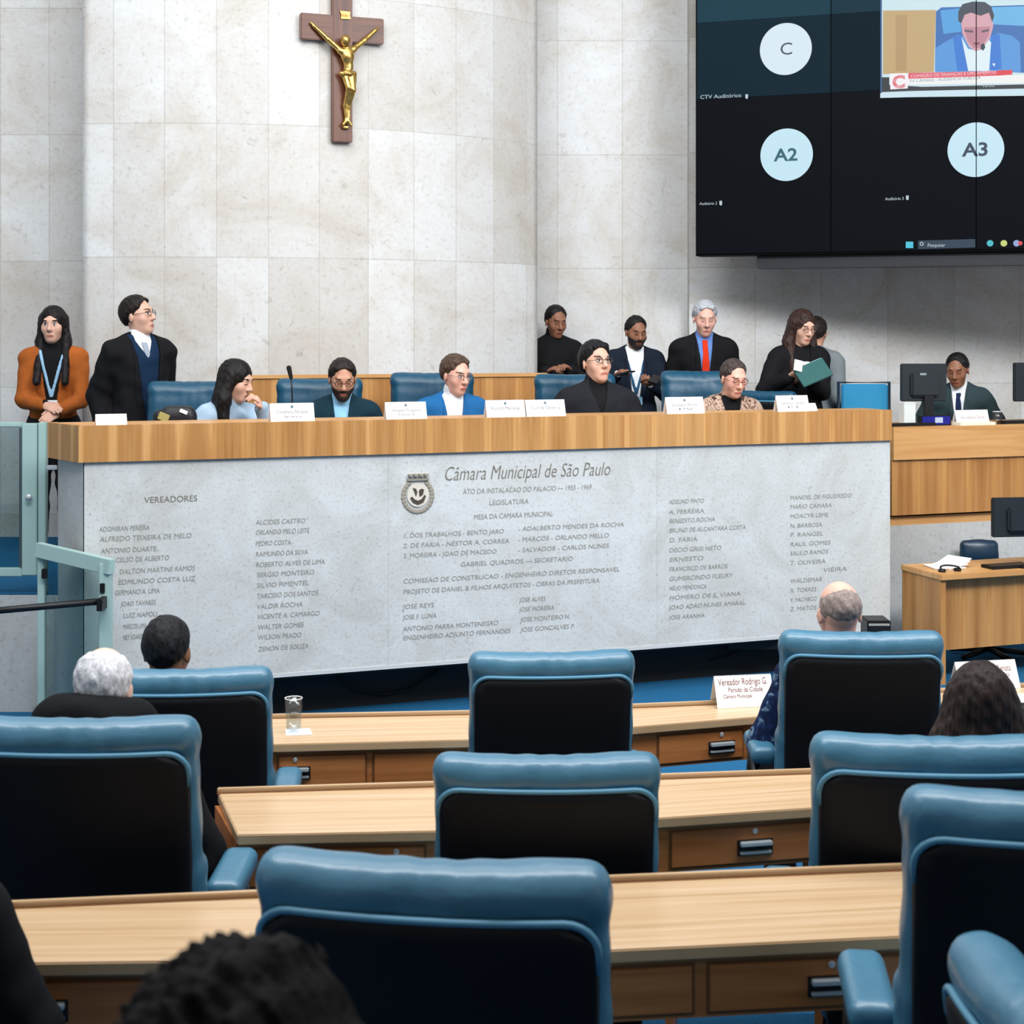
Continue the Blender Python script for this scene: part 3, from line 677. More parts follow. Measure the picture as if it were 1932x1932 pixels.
# ------------------------------------------------------------ secondary console to the right
C0=P(1686,803,10.3); C0[2]=0; cn=rn
co=thing('side_console','lower oak console bench joining the right end of the stone rostrum','console',(C0[0]+.8,C0[1]+.3,0))
C1=C0+ru*3.2
def cpr(name,off0,off1,z0,z1,m,uv):
    p0=C0-cn*off0; p1=C1-cn*off0; V,Fc=prism([p0+Z_*z0,p1+Z_*z0,p1-cn*(off1-off0)+Z_*z0,p0-cn*(off1-off0)+Z_*z0],(0,0,z1-z0)); return mk(name,V,Fc,m,co,uv=uv)
cpr('upper_band',0,.05,1.262,1.475,OAKH,(ru,Z_,C0))
cpr('lower_band',.02,.06,.90,1.262,OAKV,(Z_,ru,C0))
cpr('foot_strip',.06,.10,.825,.885,OAKH,(ru,Z_,C0))
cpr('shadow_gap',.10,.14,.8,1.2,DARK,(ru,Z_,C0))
cpr('stone_base',.05,.3,.0,.83,SIDEST,(ru,Z_,C0))
cpr('worktop',.05,.62,1.44,1.470,OAKH,(ru,cn,C0))
# ------------------------------------------------------------ crucifix
cr=thing('crucifix','dark wooden crucifix with gilded figure hung high on the stone wall','crucifix',P(647,160,10.7))
CW=wood('dark_mahogany',(106,60,38),(90,49,30),(70,36,22),1.0,24,rough=.35)
_i=min(range(len(WP)),key=lambda i: abs(WP[i][0]/WP[i][1]-(646.5-966)/F_PX)); _t=unit(np.array([WP[_i+1][0]-WP[_i-1][0],WP[_i+1][1]-WP[_i-1][1],0])); cu_=_t; cn_=np.array([cu_[1],-cu_[0],0]); _w=np.array([WP[_i][0],WP[_i][1],0]); CO=P(646.5,160,10.5); CO[:2]=_w[:2]+cn_[:2]*.056
def cq(px,py,e=0): return on_plane(px,py,CO+cn_*e,cn_)
vz0=cq(646,268)[2]; vz1=cq(646,-40)[2]; ctr=cq(646.5,100)
hw=.07
V1=prism([ctr*np.array([1,1,0])-cu_*hw+Z_*vz0,ctr*np.array([1,1,0])+cu_*hw+Z_*vz0,ctr*np.array([1,1,0])+cu_*hw+Z_*vz1,ctr*np.array([1,1,0])-cu_*hw+Z_*vz1],-cn_*.05)
mk('upright_beam',*V1,CW,cr,uv=(Z_,cu_),bevel=.006)
za=cq(646,29)[2]; zb=cq(646,78)[2]; xl=cq(568,50); xr=cq(725,50)
V2=prism([np.array([xl[0],xl[1],zb]),np.array([xr[0],xr[1],zb]),np.array([xr[0],xr[1],za]),np.array([xl[0],xl[1],za])]-cn_*.005,-cn_*.043)
mk('cross_beam',*V2,CW,cr,uv=(cu_,Z_),bevel=.006)
GOLD=mat('gilded_bronze',(206,166,92),.26,metal=.9,noise=.3,nscale=40,spec=.8)
def corpus():
    q=lambda px,py,e: cq(px,py,.0)+cn_*e
    pr=[]
    Rc=np.stack([cu_,-cn_,Z_],1)
    pr+=[(ell(q(646,80,.075),np.array([.033,.036,.040]),Rc),0)]
    pr+=[(cap(q(648,86,.05),q(652,95,.04),.018),.015)]
    pr+=[(cap(q(639,99,.045),q(664,95,.045),.022),.015)]
    pr+=[(ell(q(652,108,.05),np.array([.046,.034,.055]),Rc),.02),(ell(q(654,128,.045),np.array([.034,.027,.05]),Rc),.02),(ell(q(652,140,.045),np.array([.040,.034,.028]),Rc),.012)]
    pr+=[(cap(q(640,98,.045),q(618,77,.03),.021,.017),.012),(cap(q(618,77,.03),q(592,51,.018),.017,.013),.01),(cap(q(592,51,.018),q(585,43,.016),.012,.007),.008)]
    pr+=[(cap(q(663,95,.045),q(686,77,.03),.021,.017),.012),(cap(q(686,77,.03),q(706,59,.018),.017,.013),.01),(cap(q(706,59,.018),q(714,53,.016),.012,.007),.008)]
    pr+=[(cap(q(648,146,.045),q(653,168,.065),.026,.021),.012),(cap(q(660,146,.045),q(661,172,.065),.026,.021),.012)]
    pr+=[(cap(q(653,170,.06),q(649,200,.03),.019,.015),.01),(cap(q(661,174,.06),q(655,204,.03),.019,.015),.01),(cap(q(649,200,.03),q(651,228,.03),.015,.010),.01),(cap(q(655,204,.03),q(655,230,.035),.015,.010),.01)]
    pr+=[(cap(q(651,228,.03),q(645,236,.04),.013,.010),.006),(cap(q(655,230,.035),q(660,238,.04),.013,.010),.006),(rbox(q(651,241,.015),(.022,.015,.012),.006,Rc),.006)]
    V,Q=build(pr,.0055); mk('gilded_figure',V,Q,GOLD,cr,True)
    V,Q=build([(E_,k) for E_,k in ((ell(q(653,142,.05),np.array([.043,.036,.022]),Rc),0),(cap(q(640,140,.05),q(648,152,.06),.014,.008),.01),(cap(q(665,140,.045),q(668,158,.03),.016,.009),.01))],.0055)
    mk('loincloth',V,Q,GOLD,cr,True)
    sc=[q(640,21,.006),q(660,23,.006),q(659,30,.006),q(661,37,.006),q(642,36,.006),q(643,28,.006)]
    mk('title_scroll',*prism(sc[::-1],cn_*.01),mat('gilt_scroll',(206,158,92),.4,metal=.7),cr,bevel=.003)
    r=text('t','INRI',.03,q(643,33,.017),cu_,Z_,BLK,None,ext=.001,n=cn_,width=.045); mk('scroll_lettering',*r,mat('scroll_letters',(110,70,30),.6),cr)
corpus()
# ------------------------------------------------------------ video wall
S0=P(1312,483,11.62); S1=P(1932,472,11.62/1.07); su=unit((S1-S0)*np.array([1,1,0])); sn=np.array([su[1],-su[0],0])
def sq(px,py,e=0): return on_plane(px,py,S0,sn)+sn*e
vw=thing('video_wall','large dark video wall showing round white call avatars on the right wall','screen',(S0[0]+1,S0[1]+.1,S0[2]))
zb=S0[2]; xb=0; SL=4.4; 
def spr(name,u0,u1,z0,z1,e0,e1,m,parent=vw,bevel=0):
    o=S0*np.array([1,1,0]); V,Fc=prism([o+su*u0+Z_*z0+sn*e0,o+su*u1+Z_*z0+sn*e0,o+su*u1+Z_*z1+sn*e0,o+su*u0+Z_*z1+sn*e0],sn*(e1-e0)); return mk(name,V,Fc,m,parent,bevel=bevel)
ztop=5.6
spr('cabinet',0,SL,zb,ztop,-.20,-.012,mat('cabinet_black',(5,5,6),.7,spec=.1))
# panels of the wall (emission colour steps from teal at the top to near black below)
ux=lambda px: float(np.dot(sq(px,300)-S0,su)); uz=lambda py,px=1500: float(sq(px,py)[2])
cols=[0.012,ux(1568),ux(1842),ux(1842)+(ux(1842)-ux(1568)),ux(1842)+2*(ux(1842)-ux(1568)),SL-.012]
rows=[zb+.012,uz(178),uz(31),uz(31)+(uz(31)-uz(178)),ztop-.012]
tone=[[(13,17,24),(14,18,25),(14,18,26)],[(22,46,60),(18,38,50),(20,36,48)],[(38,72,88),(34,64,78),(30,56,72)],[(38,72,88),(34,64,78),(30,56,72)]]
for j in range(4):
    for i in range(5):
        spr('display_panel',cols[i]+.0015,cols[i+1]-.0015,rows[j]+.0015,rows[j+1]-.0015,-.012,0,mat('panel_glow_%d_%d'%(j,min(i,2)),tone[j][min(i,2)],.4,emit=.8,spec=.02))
spr('lower_support',ux(1425),SL,zb-.095,zb-.004,-.24,-.06,mat('support_grey',(30,32,38),.5))
spr('wall_bracket',.25,SL-.4,zb+.1,zb+1.5,-.62,-.20,BLK)
AV=mat('avatar_disc',(214,232,244),.5,emit=.95); AV2=mat('avatar_disc_teal',(196,230,244),.5,emit=.95)
LT=mat('avatar_letter',(30,54,76),.5,emit=.9); LT2=mat('avatar_letter_teal',(22,96,112),.5,emit=.9)
CAPT=mat('caption_light',(190,205,215),.5,emit=.9)
def disc(name,px,py,r,m,e): 
    c=sq(px,py,e); rr=r/F_PX*c[1]; return mk(name,*prism([c+su*rr*math.cos(t)+Z_*rr*math.sin(t) for t in np.linspace(0,2*math.pi,49)[:-1]],sn*.001),m,vw)
def scap(name,s,px,py,px1,size,m,e=.003,bold=0,shear=0):
    o=sq(px,py,e); r=text('t',s,size,o,su,Z_,m,None,ext=0,n=sn,width=float(np.dot(sq(px1,py)-sq(px,py),su)),bold=bold); return mk(name,*r,m,vw)
disc('avatar',1482.5,92.5,49,AV,.001); scap('avatar_letter','C',1471,104,1493,.125,LT)
disc('avatar',1484,292,49.5,AV2,.001); scap('avatar_letter','A2',1461,304,1506,.125,LT2,bold=.003)
disc('avatar',1841,282.5,51.5,AV2,.001); scap('avatar_letter','A3',1816,295,1865,.13,LT,bold=.003)
scap('caption','CTV Auditórios',1321,187,1398,.04,CAPT); scap('caption','Auditório 2',1320,387,1353,.03,CAPT); scap('caption','Auditório 3',1670,378,1705,.03,CAPT)
for x,y in ((1409,182),(1360,383),(1712,373)):
    mk('microphone_icon',*prism([sq(x-2.5,y-4,.003),sq(x-2.5,y+3,.003),sq(x,y+5,.003),sq(x+2.5,y+3,.003),sq(x+2.5,y-4,.003)],sn*.001),CAPT,vw)
def poly(name,pts,c,e,em=.9):
    return mk(name,*prism([sq(x,y,e) for x,y in pts][::-1],sn*.0006),mat('glow_%d_%d_%d'%c,c,.5,emit=em),vw)
# live feed window
poly('feed_backdrop',[(1661,-30),(1990,-30),(1990,180),(1661,184)],(206,232,240),.001)
poly('feed_border',[(1661,-30),(1664,-30),(1664,182),(1661,184)],(20,80,140),.0016)
poly('feed_wood_screen',[(1666,20),(1766,19),(1762,136),(1666,140)],(196,166,112),.0018)
poly('feed_wood_grain',[(1690,28),(1712,28),(1710,134),(1690,134)],(182,150,98),.0022)
poly('feed_armchair',[(1766,22),(1776,14),(1990,8),(1990,140),(1764,130)],(28,104,180),.002)
poly('feed_armchair_light',[(1774,20),(1810,16),(1814,60),(1780,64)],(70,160,225),.0024)
poly('feed_armchair_light',[(1868,14),(1990,10),(1990,52),(1872,46)],(96,180,232),.0024)
poly('feed_jacket',[(1764,136),(1766,90),(1782,80),(1808,66),(1826,72),(1842,100),(1866,72),(1884,62),(1910,68),(1924,80),(1926,136)],(74,150,222),.0028)
poly('feed_jacket_shade',[(1798,70),(1814,66),(1826,134),(1806,134)],(24,118,214),.0031)
poly('feed_jacket_shade',[(1870,66),(1886,64),(1890,130),(1868,134)],(24,118,214),.0031)
poly('feed_shirt',[(1814,70),(1826,92),(1842,96),(1862,72),(1870,80),(1866,134),(1827,134)],(226,244,250),.0032)
poly('feed_face',[(1811,24),(1872,24),(1874,50),(1868,72),(1852,94),(1840,97),(1828,88),(1816,64)],(216,164,176),.0034)
poly('feed_face_shade',[(1818,52),(1868,50),(1866,66),(1852,90),(1838,92),(1826,78)],(190,130,148),.0036)
poly('feed_brow',[(1820,56),(1836,58),(1836,62),(1820,60)],(90,70,90),.0038); poly('feed_brow',[(1852,58),(1866,55),(1866,59),(1852,62)],(90,70,90),.0038)
poly('feed_mouth',[(1836,80),(1850,80),(1846,85),(1839,85)],(150,70,90),.0038)
poly('feed_hair',[(1808,40),(1808,22),(1816,8),(1836,3),(1858,4),(1870,12),(1876,30),(1872,42),(1866,24),(1850,30),(1832,24),(1820,28),(1814,44)],(40,52,70),.0040)
poly('feed_microphone',[(1851,84),(1857,82),(1859,90),(1855,96),(1850,92)],(16,40,56),.0042)
poly('feed_pin',[(1872,120),(1878,120),(1876,126)],(235,245,250),.0042)
poly('feed_white_bar',[(1712,146),(1990,140),(1990,156),(1712,160)],(244,246,244),.0044)
poly('feed_red_bar',[(1714,138),(1882,134),(1882,143),(1714,149)],(226,84,104),.0046)
poly('feed_red_tag',[(1882,133),(1910,132),(1910,141),(1882,143)],(226,48,62),.0048)
poly('feed_black_bar',[(1664,146),(1678,146),(1678,160),(1740,164),(1990,158),(1990,166),(1714,172),(1664,174)],(10,18,28),.0045)
poly('feed_logo_tile',[(1679,139),(1713,138),(1713,167),(1680,169)],(250,246,250),.005)
poly('feed_lower_edge',[(1661,176),(1714,174),(1990,166),(1990,176),(1661,185)],(206,232,244),.0049)
r=text('t','C',.12,sq(1684,166,.0056),su,Z_,LT,None,ext=0,n=sn,bold=.006); mk('feed_logo',*r,mat('glow_red_logo',(222,72,84),.5,emit=.9),vw)
scap('feed_headline','COMISSÃO DE FINANÇAS E ORÇAMENTO',1718,147,1878,.03,mat('glow_headline',(250,214,220),.5,emit=.9),e=.0056)
scap('feed_subline','TV CÂMARA - AUDIÊNCIA PÚBLICA',1716,156,1850,.028,mat('glow_subline',(120,140,160),.5,emit=.9),e=.0056)
scap('feed_clock','10:52',1853,165,1874,.03,CAPT,e=.0056)
# task bar
poly('start_icon',[(1709,456),(1723,456),(1723,468),(1709,468)],(70,200,226),.001)
poly('search_field',[(1732,454),(1840,451),(1840,467),(1732,470)],(14,48,72),.001)
scap('search_text','Pesquisar',1750,466,1783,.035,CAPT)
for px,c in ((1868,(64,190,200)),(1894,(206,216,120)),(1918,(150,170,220)),(1925,(222,60,72))):
    disc('task_icon',px,459,6 if px!=1925 else 4,mat('glow_%d_%d_%d'%c,c,.5,emit=.9),.001 if px!=1925 else .0024)
mk('search_icon',*tube([sq(1739+3*math.cos(t),460+3*math.sin(t),.003) for t in np.linspace(0,6.28,13)[:-1]],.003,5,True),CAPT,vw)
# black seams between the panels stay visible over the feed
for i in (1,2): spr('panel_seam',cols[i]-.003,cols[i]+.003,zb+.012,ztop-.012,.006,.0065,mat('seam_black',(3,3,4),.8,spec=.02))
# ------------------------------------------------------------ rail and gate on the left
DG=8.72
def pxbox(x0,x1,y0,y1,d,th,m,name,parent,bevel=.004):
    a=P(x0,y1,d); b=P(x1,y0,d); return mk(name,*box(((a[0]+b[0])/2,d+th/2,(a[2]+b[2])/2),((b[0]-a[0])/2,th/2,(b[2]-a[2])/2)),m,parent,bevel=bevel)
gt=thing('glass_gate','pale green metal framed glass gate closing the dais at the left end','gate',(P(20,1105,DG)[0],DG,.65))
pxbox(41,69,799,1086,DG,.045,RAIL,'latch_stile',gt); pxbox(-330,41,797,806,DG,.045,RAIL,'top_rail',gt); pxbox(-330,41,1072,1088,DG,.045,RAIL,'bottom_rail',gt); pxbox(-358,-330,799,1086,DG,.045,RAIL,'hinge_stile',gt)
pxbox(-330,41,806,1072,DG+.018,.008,GLASS,'pane',gt,0)
c=P(55,938,DG-.015); V,Fc=lathe([(.004,0),(.018,.004),(.018,.018),(.008,.024)],(0,0,0),16); mk('lock_knob',V@Rx(math.pi/2).T+c,Fc,CHROME,gt,True)
pxbox(36,41,808,1070,DG+.002,.02,mat('dark_gasket',(60,75,78),.6),'gasket',gt,0)
gp=thing('gate_post','slim pale green metal post standing beside the glass gate','post',(P(78,1115,DG)[0],DG+.03,.65)); pxbox(71.5,86,797,1118,DG+.01,.05,RAIL,'upright',gp); 
pxbox(87,107,878,887,DG-.02,.02,CHROME,'hinge_bracket',gp)
st=thing('stair_balustrade','low pale green metal frame with glass and sloping top in front of the dais','balustrade',(P(140,1200,8.1)[0],8.1,0))
def bar(name,p,q,w,t,m): 
    p=np.array(p);q=np.array(q); u=unit(q-p); v=unit(np.cross(u,[0,1,0.])); n=np.cross(u,v); o=p
    mk(name,*prism([p-v*w-n*t,q-v*w-n*t,q+v*w-n*t,p+v*w-n*t],n*2*t),m,st,bevel=.003)
pl=P(79,1030,8.22); prr=P(200,1062,7.95)
bar('left_post',(pl[0],8.22,0),(pl[0],8.22,pl[2]),.018,.02,RAIL); bar('right_post',(prr[0],7.95,0),(prr[0],7.95,prr[2]),.030,.02,RAIL)
bar('top_rail',P(72,1037,8.22),P(211,1070,7.93),.038,.022,RAIL)
gl=[P(86,1050,8.22),P(191,1080,7.95)]; mk('pane',*prism([gl[0]*np.array([1,1,0])+Z_*.08,gl[1]*np.array([1,1,0])+Z_*.08,gl[1],gl[0]],(0,.008,0)),GLASS,st)
for x,y,d in ((82,1083,8.2),(192,1110,7.95)): pxbox(x-4,x+5,y-9,y+9,d-.03,.03,BLK,'glass_clamp',st,.002)
hr=thing('handrail','black bar handrail crossing in front of the pale green balustrade','handrail',P(95,1142,7.85))
mk('bar',*tube([P(-160,1166,7.75),P(195,1134,7.86)],.017,10),BLK,hr,True); mk('end_bracket',*box(P(192,1139,7.88),(.014,.05,.03)),BLK,hr,bevel=.003)
mk('support_post',*tube([P(-160,1166,7.75),P(-160,1166,7.75)*np.array([1,1,0])],.02,10),BLK,hr,True)
# ------------------------------------------------------------ desks
GRP_D='curved rows of oak desks facing the rostrum'
def desk(label,z,zf,FL,FR,NR,NL,drawers,legs=(0.02,.98),fh=.125):
    """corners are pixels (far-left, far-right, near-right, near-left) on the level top z"""
    fl,fr,nr,nl=[on_z(*p,z) for p in (FL,FR,NR,NL)]
    mid=(fl+fr+nr+nl)/4; d=thing('desk',label,'desk',(mid[0],mid[1],zf),GRP_D)
    u=unit(nr-nl); n=np.array([u[1],-u[0],0]) # n towards the camera
    uf=unit(fr-fl)
    mk('desktop',*prism([fl,nl,nr,fr],-Z_*.028),TOP,d,uv=(u,n,nl),bevel=.003)
    lw=.016
    mk('back_lip',*prism([fl,fl-(-n)*lw*1.0,fr+n*lw,fr],Z_*.013),FASC if False else TOP,d,uv=(uf,Z_,fl),bevel=.002)
    mk('lip_shadow_line',*prism([fl+n*(lw+.001),fl+n*(lw+.007),fr+n*(lw+.007),fr+n*(lw+.001)],Z_*.0012),EDGE,d)  # thin dark strip painting the shadow line in front of the lip
    a=nl-n*.018-Z_*.028; b=nr-n*.018-Z_*.028
    mk('fascia_board',*prism([a,b,b-Z_*fh,a-Z_*fh],-n*.016),FASC,d,uv=(u,Z_,nl))
    mk('tray_bottom',*prism([a-n*.017-Z_*(fh-.01),b-n*.017-Z_*(fh-.01),fr+n*.03-Z_*(fh+.018),fl+n*.03-Z_*(fh+.018)],Z_*.01),FASC,d,uv=(u,n,nl))
    LLEN=np.linalg.norm(nr-nl)
    for (x0,x1,hx) in drawers:
        def t(px): 
            q=on_plane(px,(NL[1]+NR[1])/2+20,a,n); return float(np.dot(q-a,u))
        t0,t1=t(x0),t(x1); zc0=-.018; zc1=-fh+.012
        p=lambda tt,zz,e: a+u*tt+Z_*zz+n*e
        dr=mk('drawer',*prism([p(t0,zc1,.0),p(t1,zc1,.0),p(t1,zc0,.0),p(t0,zc0,.0)],n*.006),FASC,d,uv=(u,Z_,nl+u*random.random()),bevel=.002)
        mk('drawer_gap',*join(*[prism([p(s0,z0,.0005),p(s1,z0,.0005),p(s1,z1,.0005),p(s0,z1,.0005)],n*.001) for s0,s1,z0,z1 in ((t0-.006,t1+.006,zc0,zc0+.006),(t0-.006,t1+.006,zc1-.006,zc1),(t0-.006,t0,zc1,zc0),(t1,t1+.006,zc1,zc0))]),EDGE,d)
        if hx:
            th=t(hx); hz=-.070
            h1=join(prism([p(th-.045,hz+.017,.008),p(th+.045,hz+.017,.008),p(th+.045,hz+.005,.008),p(th-.045,hz+.005,.008)],n*.016),
                    prism([p(th-.045,hz-.010,.008),p(th+.045,hz-.010,.008),p(th+.045,hz-.018,.008),p(th-.045,hz-.018,.008)],n*.010))
            mk('handle',*h1,CHROME,dr,bevel=.002)
            h2=prism([p(th-.05,hz+.020,.0062),p(th+.05,hz+.020,.0062),p(th+.05,hz-.022,.0062),p(th-.05,hz-.022,.0062)],n*.003); mk('handle_recess',*h2,BLK,dr)
            V,Fc=lathe([(.007,0),(.008,.003),(.004,.004)],(0,0,0),12); R=np.stack([u,np.cross(n,u),n],1); mk('keyhole',V@R.T+p(th,hz+.043,.006),Fc,CHROME,dr,True)
    for s in legs:
        q0=nl*(1-s)+nr*s; q1=fl*(1-s)+fr*s
        o0=q0-n*.03; o1=q1+n*.03; zz=np.array([0,0,z-.03-zf])
        pts=[o0-u*.012,o0+u*.012,o1+u*.012,o1-u*.012]
        pts=[np.array([q[0],q[1],zf]) for q in pts]; mk('leg_panel',*prism(pts,zz),FASC,d,uv=(Z_,n))
    return d
Z1,Z2,Z3=.84,.79,.73
desk('front-most oak desk at the lower left, beside the curly-haired head',Z1,.12,(18,1709),(868,1672),(868,1806),(48,1817),[(58,330,82),(345,520,None)],(.01,.97))
desk('front-most oak desk at the lower right between the two nearest big chairs',Z1,.12,(872,1672),(1740,1636),(1752,1764),(872,1806),[(960,1130,None),(1152,1305,None),(1338,1700,1567)],(.03,.985))
desk('middle-row oak desk on the left, right of the white-haired person',Z2,.06,(411,1494),(905,1479),(905,1566),(448,1575),[(462,800,748)],(.01,.97))
desk('middle-row oak desk on the right, behind the long-haired woman\'s chair',Z2,.06,(909,1479),(1560,1456),(1562,1522),(909,1566),[(1266,1545,1423)],(.54,.985))
desk('middle-row oak desk at the right edge under the long-haired woman',Z2,.06,(1564,1456),(2120,1426),(2150,1485),(1564,1522),[(1580,1900,1700)],(.02,.98))
desk('far-row oak desk carrying the glass of water',Z3,0,(60,1362),(900,1346),(900,1395),(40,1416),[(526,689,557),(706,880,None)],(.02,.55,.97))
desk('far-row oak desk with the white name card left of the bald man',Z3,0,(904,1346),(1478,1322),(1492,1347),(904,1395),[(960,1190,None),(1242,1400,1360)],(.03,.56,.98))
desk('far-row oak desk at the right edge with a name card and paper',Z3,0,(1500,1322),(2150,1280),(2190,1308),(1512,1349),[(1560,1740,1650)],(.02,.98))
# ------------------------------------------------------------ armchairs
def build_chair(leather,shell,withshell=True):
    def dish(V): 
        V=V.copy(); V[:,1]-=.30*V[:,0]**2*np.clip((V[:,2]-.45)/.3,0,1); return V
    def rec(V,a=math.radians(9)):
        V=V.copy(); y=V[:,1]-.16; z=V[:,2]-.50; V[:,1]=.16+y*math.cos(a)+z*math.sin(a); V[:,2]=.50-y*math.sin(a)+z*math.cos(a); return V
    pr=[(rbox((0,.185,.80),(.268,.036,.30),.03),0),(rbox((0,.15,.60),(.275,.055,.16),.05),.03),(rbox((0,.155,.90),(.255,.05,.17),.05),.03),
        (cap((-.222,.165,1.040),(.222,.165,1.040),.050),.02),(cap((-.232,.20,1.052),(.232,.20,1.052),.031),.02)]
    wr=lambda v: v.warp(lambda X,Y,Z: .0022*np.sin(X*16+2.5*np.sin(Z*11+X*5))*np.sin(Z*34+X*7)+.0011*np.sin(X*61+Y*40+4*np.sin(X*13)))
    V,Q=build(pr,.009,(wr,)); V=rec(dish(V)); parts=[('backrest',V,Q,leather,True)]
    # rear shell
    w,h0,h1,r=.258,.40,1.036,.05; out=[(-w+.03,h0),(w-.03,h0),(w-.004,.62)]
    for k in range(7):
        t=k/6*math.pi/2; out.append((w-r+r*math.cos(t),h1-r+r*math.sin(t)))
    for k in range(7):
        t=math.pi/2+k/6*math.pi/2; out.append((-w+r+r*math.cos(t),h1-r+r*math.sin(t)))
    out.append((-w+.004,.62))
    # grid the shell so that it follows the dish
    zs=np.linspace(h0,h1,25); n=17; Vs=[];Fs=[]
    def halfw(z):
        if z<.62: return (w-.03)+(z-h0)/(.62-h0)*.026
        if z<h1-r: return w-.004+ (z-.62)/(h1-r-.62)*.004
        return w-r+math.sqrt(max(0,r*r-(z-(h1-r))**2))
    for yy in (.205,.243):
        for z in zs:
            for i in range(n): Vs.append(((-1+2*i/(n-1))*halfw(z)*(1 if yy<.22 else .985),yy,z if yy<.22 else h0+(z-h0)*.992+.002))
    m=len(zs)*n
    for j in range(len(zs)-1):
        for i in range(n-1):
            a=j*n+i; Fs.append((a+m,a+m+n,a+m+n+1,a+m+1)); Fs.append((a,a+1,a+n+1,a+n))
    for j in range(len(zs)-1):
        for i in (0,n-1):
            a=j*n+i; q=(a,a+n,a+n+m,a+m); Fs.append(q if i==0 else q[::-1])
    for i in range(n-1):
        a=i; Fs.append((a,a+m,a+m+1,a+1)); a=(len(zs)-1)*n+i; Fs.append((a,a+1,a+m+1,a+m))
    parts.append(('back_shell',rec(dish(np.array(Vs))),Fs,shell,True))
    path=[(-w+.005,.234,.955)]+[(x,.238,z) for x,z in out[::-1] if z>.97]+[(w-.005,.234,.955)]
    pp=[]
    for i in range(len(path)-1):
        p,q=np.array(path[i]),np.array(path[i+1]); k=max(1,int(np.linalg.norm(q-p)/.04)); pp+=[p+(q-p)*j/k for j in range(k)]
    pp.append(np.array(path[-1])); pp=[rec(dish(p[None]))[0] for p in pp]
    V,Fc=tube(pp,.0065,8); parts.append(('piping',V,Fc,PIPE,True))
    pr=[(rbox((0,-.03,.455),(.245,.225,.055),.045),0),(rbox((0,-.03,.475),(.21,.19,.05),.05),.02)]
    V,Q=build(pr,.01,(wr,)); parts.append(('seat',V,Q,leather,True))
    for q in (-1,1):
        V,Q=build([(rbox((q*.305,-.01,.635),(.045,.14,.030),.025),0)],.008); parts.append(('armrest_pad',V,Q,leather,True))
        V,Fc=join(tube([(q*.22,.10,.43),(q*.325,.10,.43),(q*.335,.09,.50),(q*.330,.06,.61)],.016,8),tube([(q*.22,-.06,.43),(q*.325,-.06,.43),(q*.335,-.05,.50),(q*.330,-.03,.61)],.016,8)); parts.append(('armrest_support',V,Fc,BLK,True))
    V,Fc=box((0,-.01,.385),(.13,.13,.02)); parts.append(('mechanism',V,Fc,BLK,False))
    V,Fc=lathe([(.045,.0),(.045,.16),(.028,.17),(.028,.30)],(0,0,.08),16); base=[('column',V,Fc,BLK,True)]
    for k in range(5):
        a=2*math.pi*k/5+.3; d=np.array([math.cos(a),math.sin(a),0]); V,Fc=tube([d*.03+Z_*.12,d*.30+Z_*.075],[.026,.016],8); base.append(('base_leg',V,Fc,BLK,True))
        V,Fc=lathe([(.012,-.02),(.028,-.02),(.028,.02),(.012,.02)],(0,0,0),14); base.append(('caster',V@Rx(math.pi/2).T@Rz(a).T+d*.30+Z_*.029,Fc,BLK,True))
    return parts,base
_ch={}
def chair(label,loc,yaw=0,lift=0,kind='hall',group=None,scale=1.0):
    r=thing('office_armchair',label,'chair',(0,0,0),group)
    if kind not in _ch:
        parts,base=build_chair(LEATHER if kind=='hall' else LEATHER2,SHELL); _ch[kind]=([],[])
        for lst,src in ((_ch[kind][0],parts),(_ch[kind][1],base)):
            for nme,V,Fc,m,sm in src:
                o=mk(nme,V,Fc,m,None,sm,local=True); lst.append((nme,o.data)); bpy.data.objects.remove(o)
    for grp,dz in ((_ch[kind][0],lift),(_ch[kind][1],0)):
        for nme,me in grp:
            o=bpy.data.objects.new(nme,me); COL.objects.link(o); o.parent=r; o.location=(0,0,dz)
            if nme=='column' : o.scale=(1,1,1+dz/.3); o.location=(0,0,-.08*dz/.3)
    r.location=Vector([float(x) for x in loc]); r.rotation_euler=(0,0,math.radians(yaw)); r.scale=(scale,)*3
    return r
TOPH=1.102; TOPB=.285   # height of the roll and its set-back from the column
def hall_chair(label,cx,top,d,floor,yaw=180,scale=1.0):
    x=(cx-966)/F_PX*d; zt=CAMZ-(top-HOR)/F_PX*d; lift=(zt-floor)/scale-TOPH
    a=math.radians(yaw); off=np.array([-math.sin(a),math.cos(a)])*TOPB*scale
    return chair(label,(x-off[0],d-off[1],floor),yaw,max(-.15,min(.14,lift)),'hall','teal leather armchairs at the hall desks',scale)
G1,G2,G3=.12,.06,0.
hall_chair('empty teal leather armchair nearest the camera at bottom centre, over the curly dark head',806,1616,2.62,G1,180-8,1.10)
hall_chair('teal leather armchair at the lower right edge behind the front-most desk',2022,1492,2.72,G1,180-7,1.03)
hall_chair('empty teal leather armchair in the middle row at the picture centre',1032,1420,3.72,G2,180,.985)
hall_chair('teal leather armchair in the middle row with the white-haired person',146,1350,3.66,G2,180,1.0)
hall_chair('teal leather armchair in the middle row with the long-haired woman',1768,1384,3.72,G2,180-4,1.06)
hall_chair('empty teal leather armchair in the far row at the picture centre',1043,1226,4.98,G3,180+4,.965)
hall_chair('teal leather armchair in the far row with the short dark-haired man',350,1258,4.75,G3,180+5,.94)
hall_chair('teal leather armchair in the far row with the bald man',1628,1188,5.02,G3,180-2,.95)
hall_chair('teal leather armchair turned sideways at the bottom right corner',1935,1872,2.17,.12,180-84,1.0)
hall_chair('teal leather armchair under the curly dark head',480,2700,.95,.12,180,1.0)
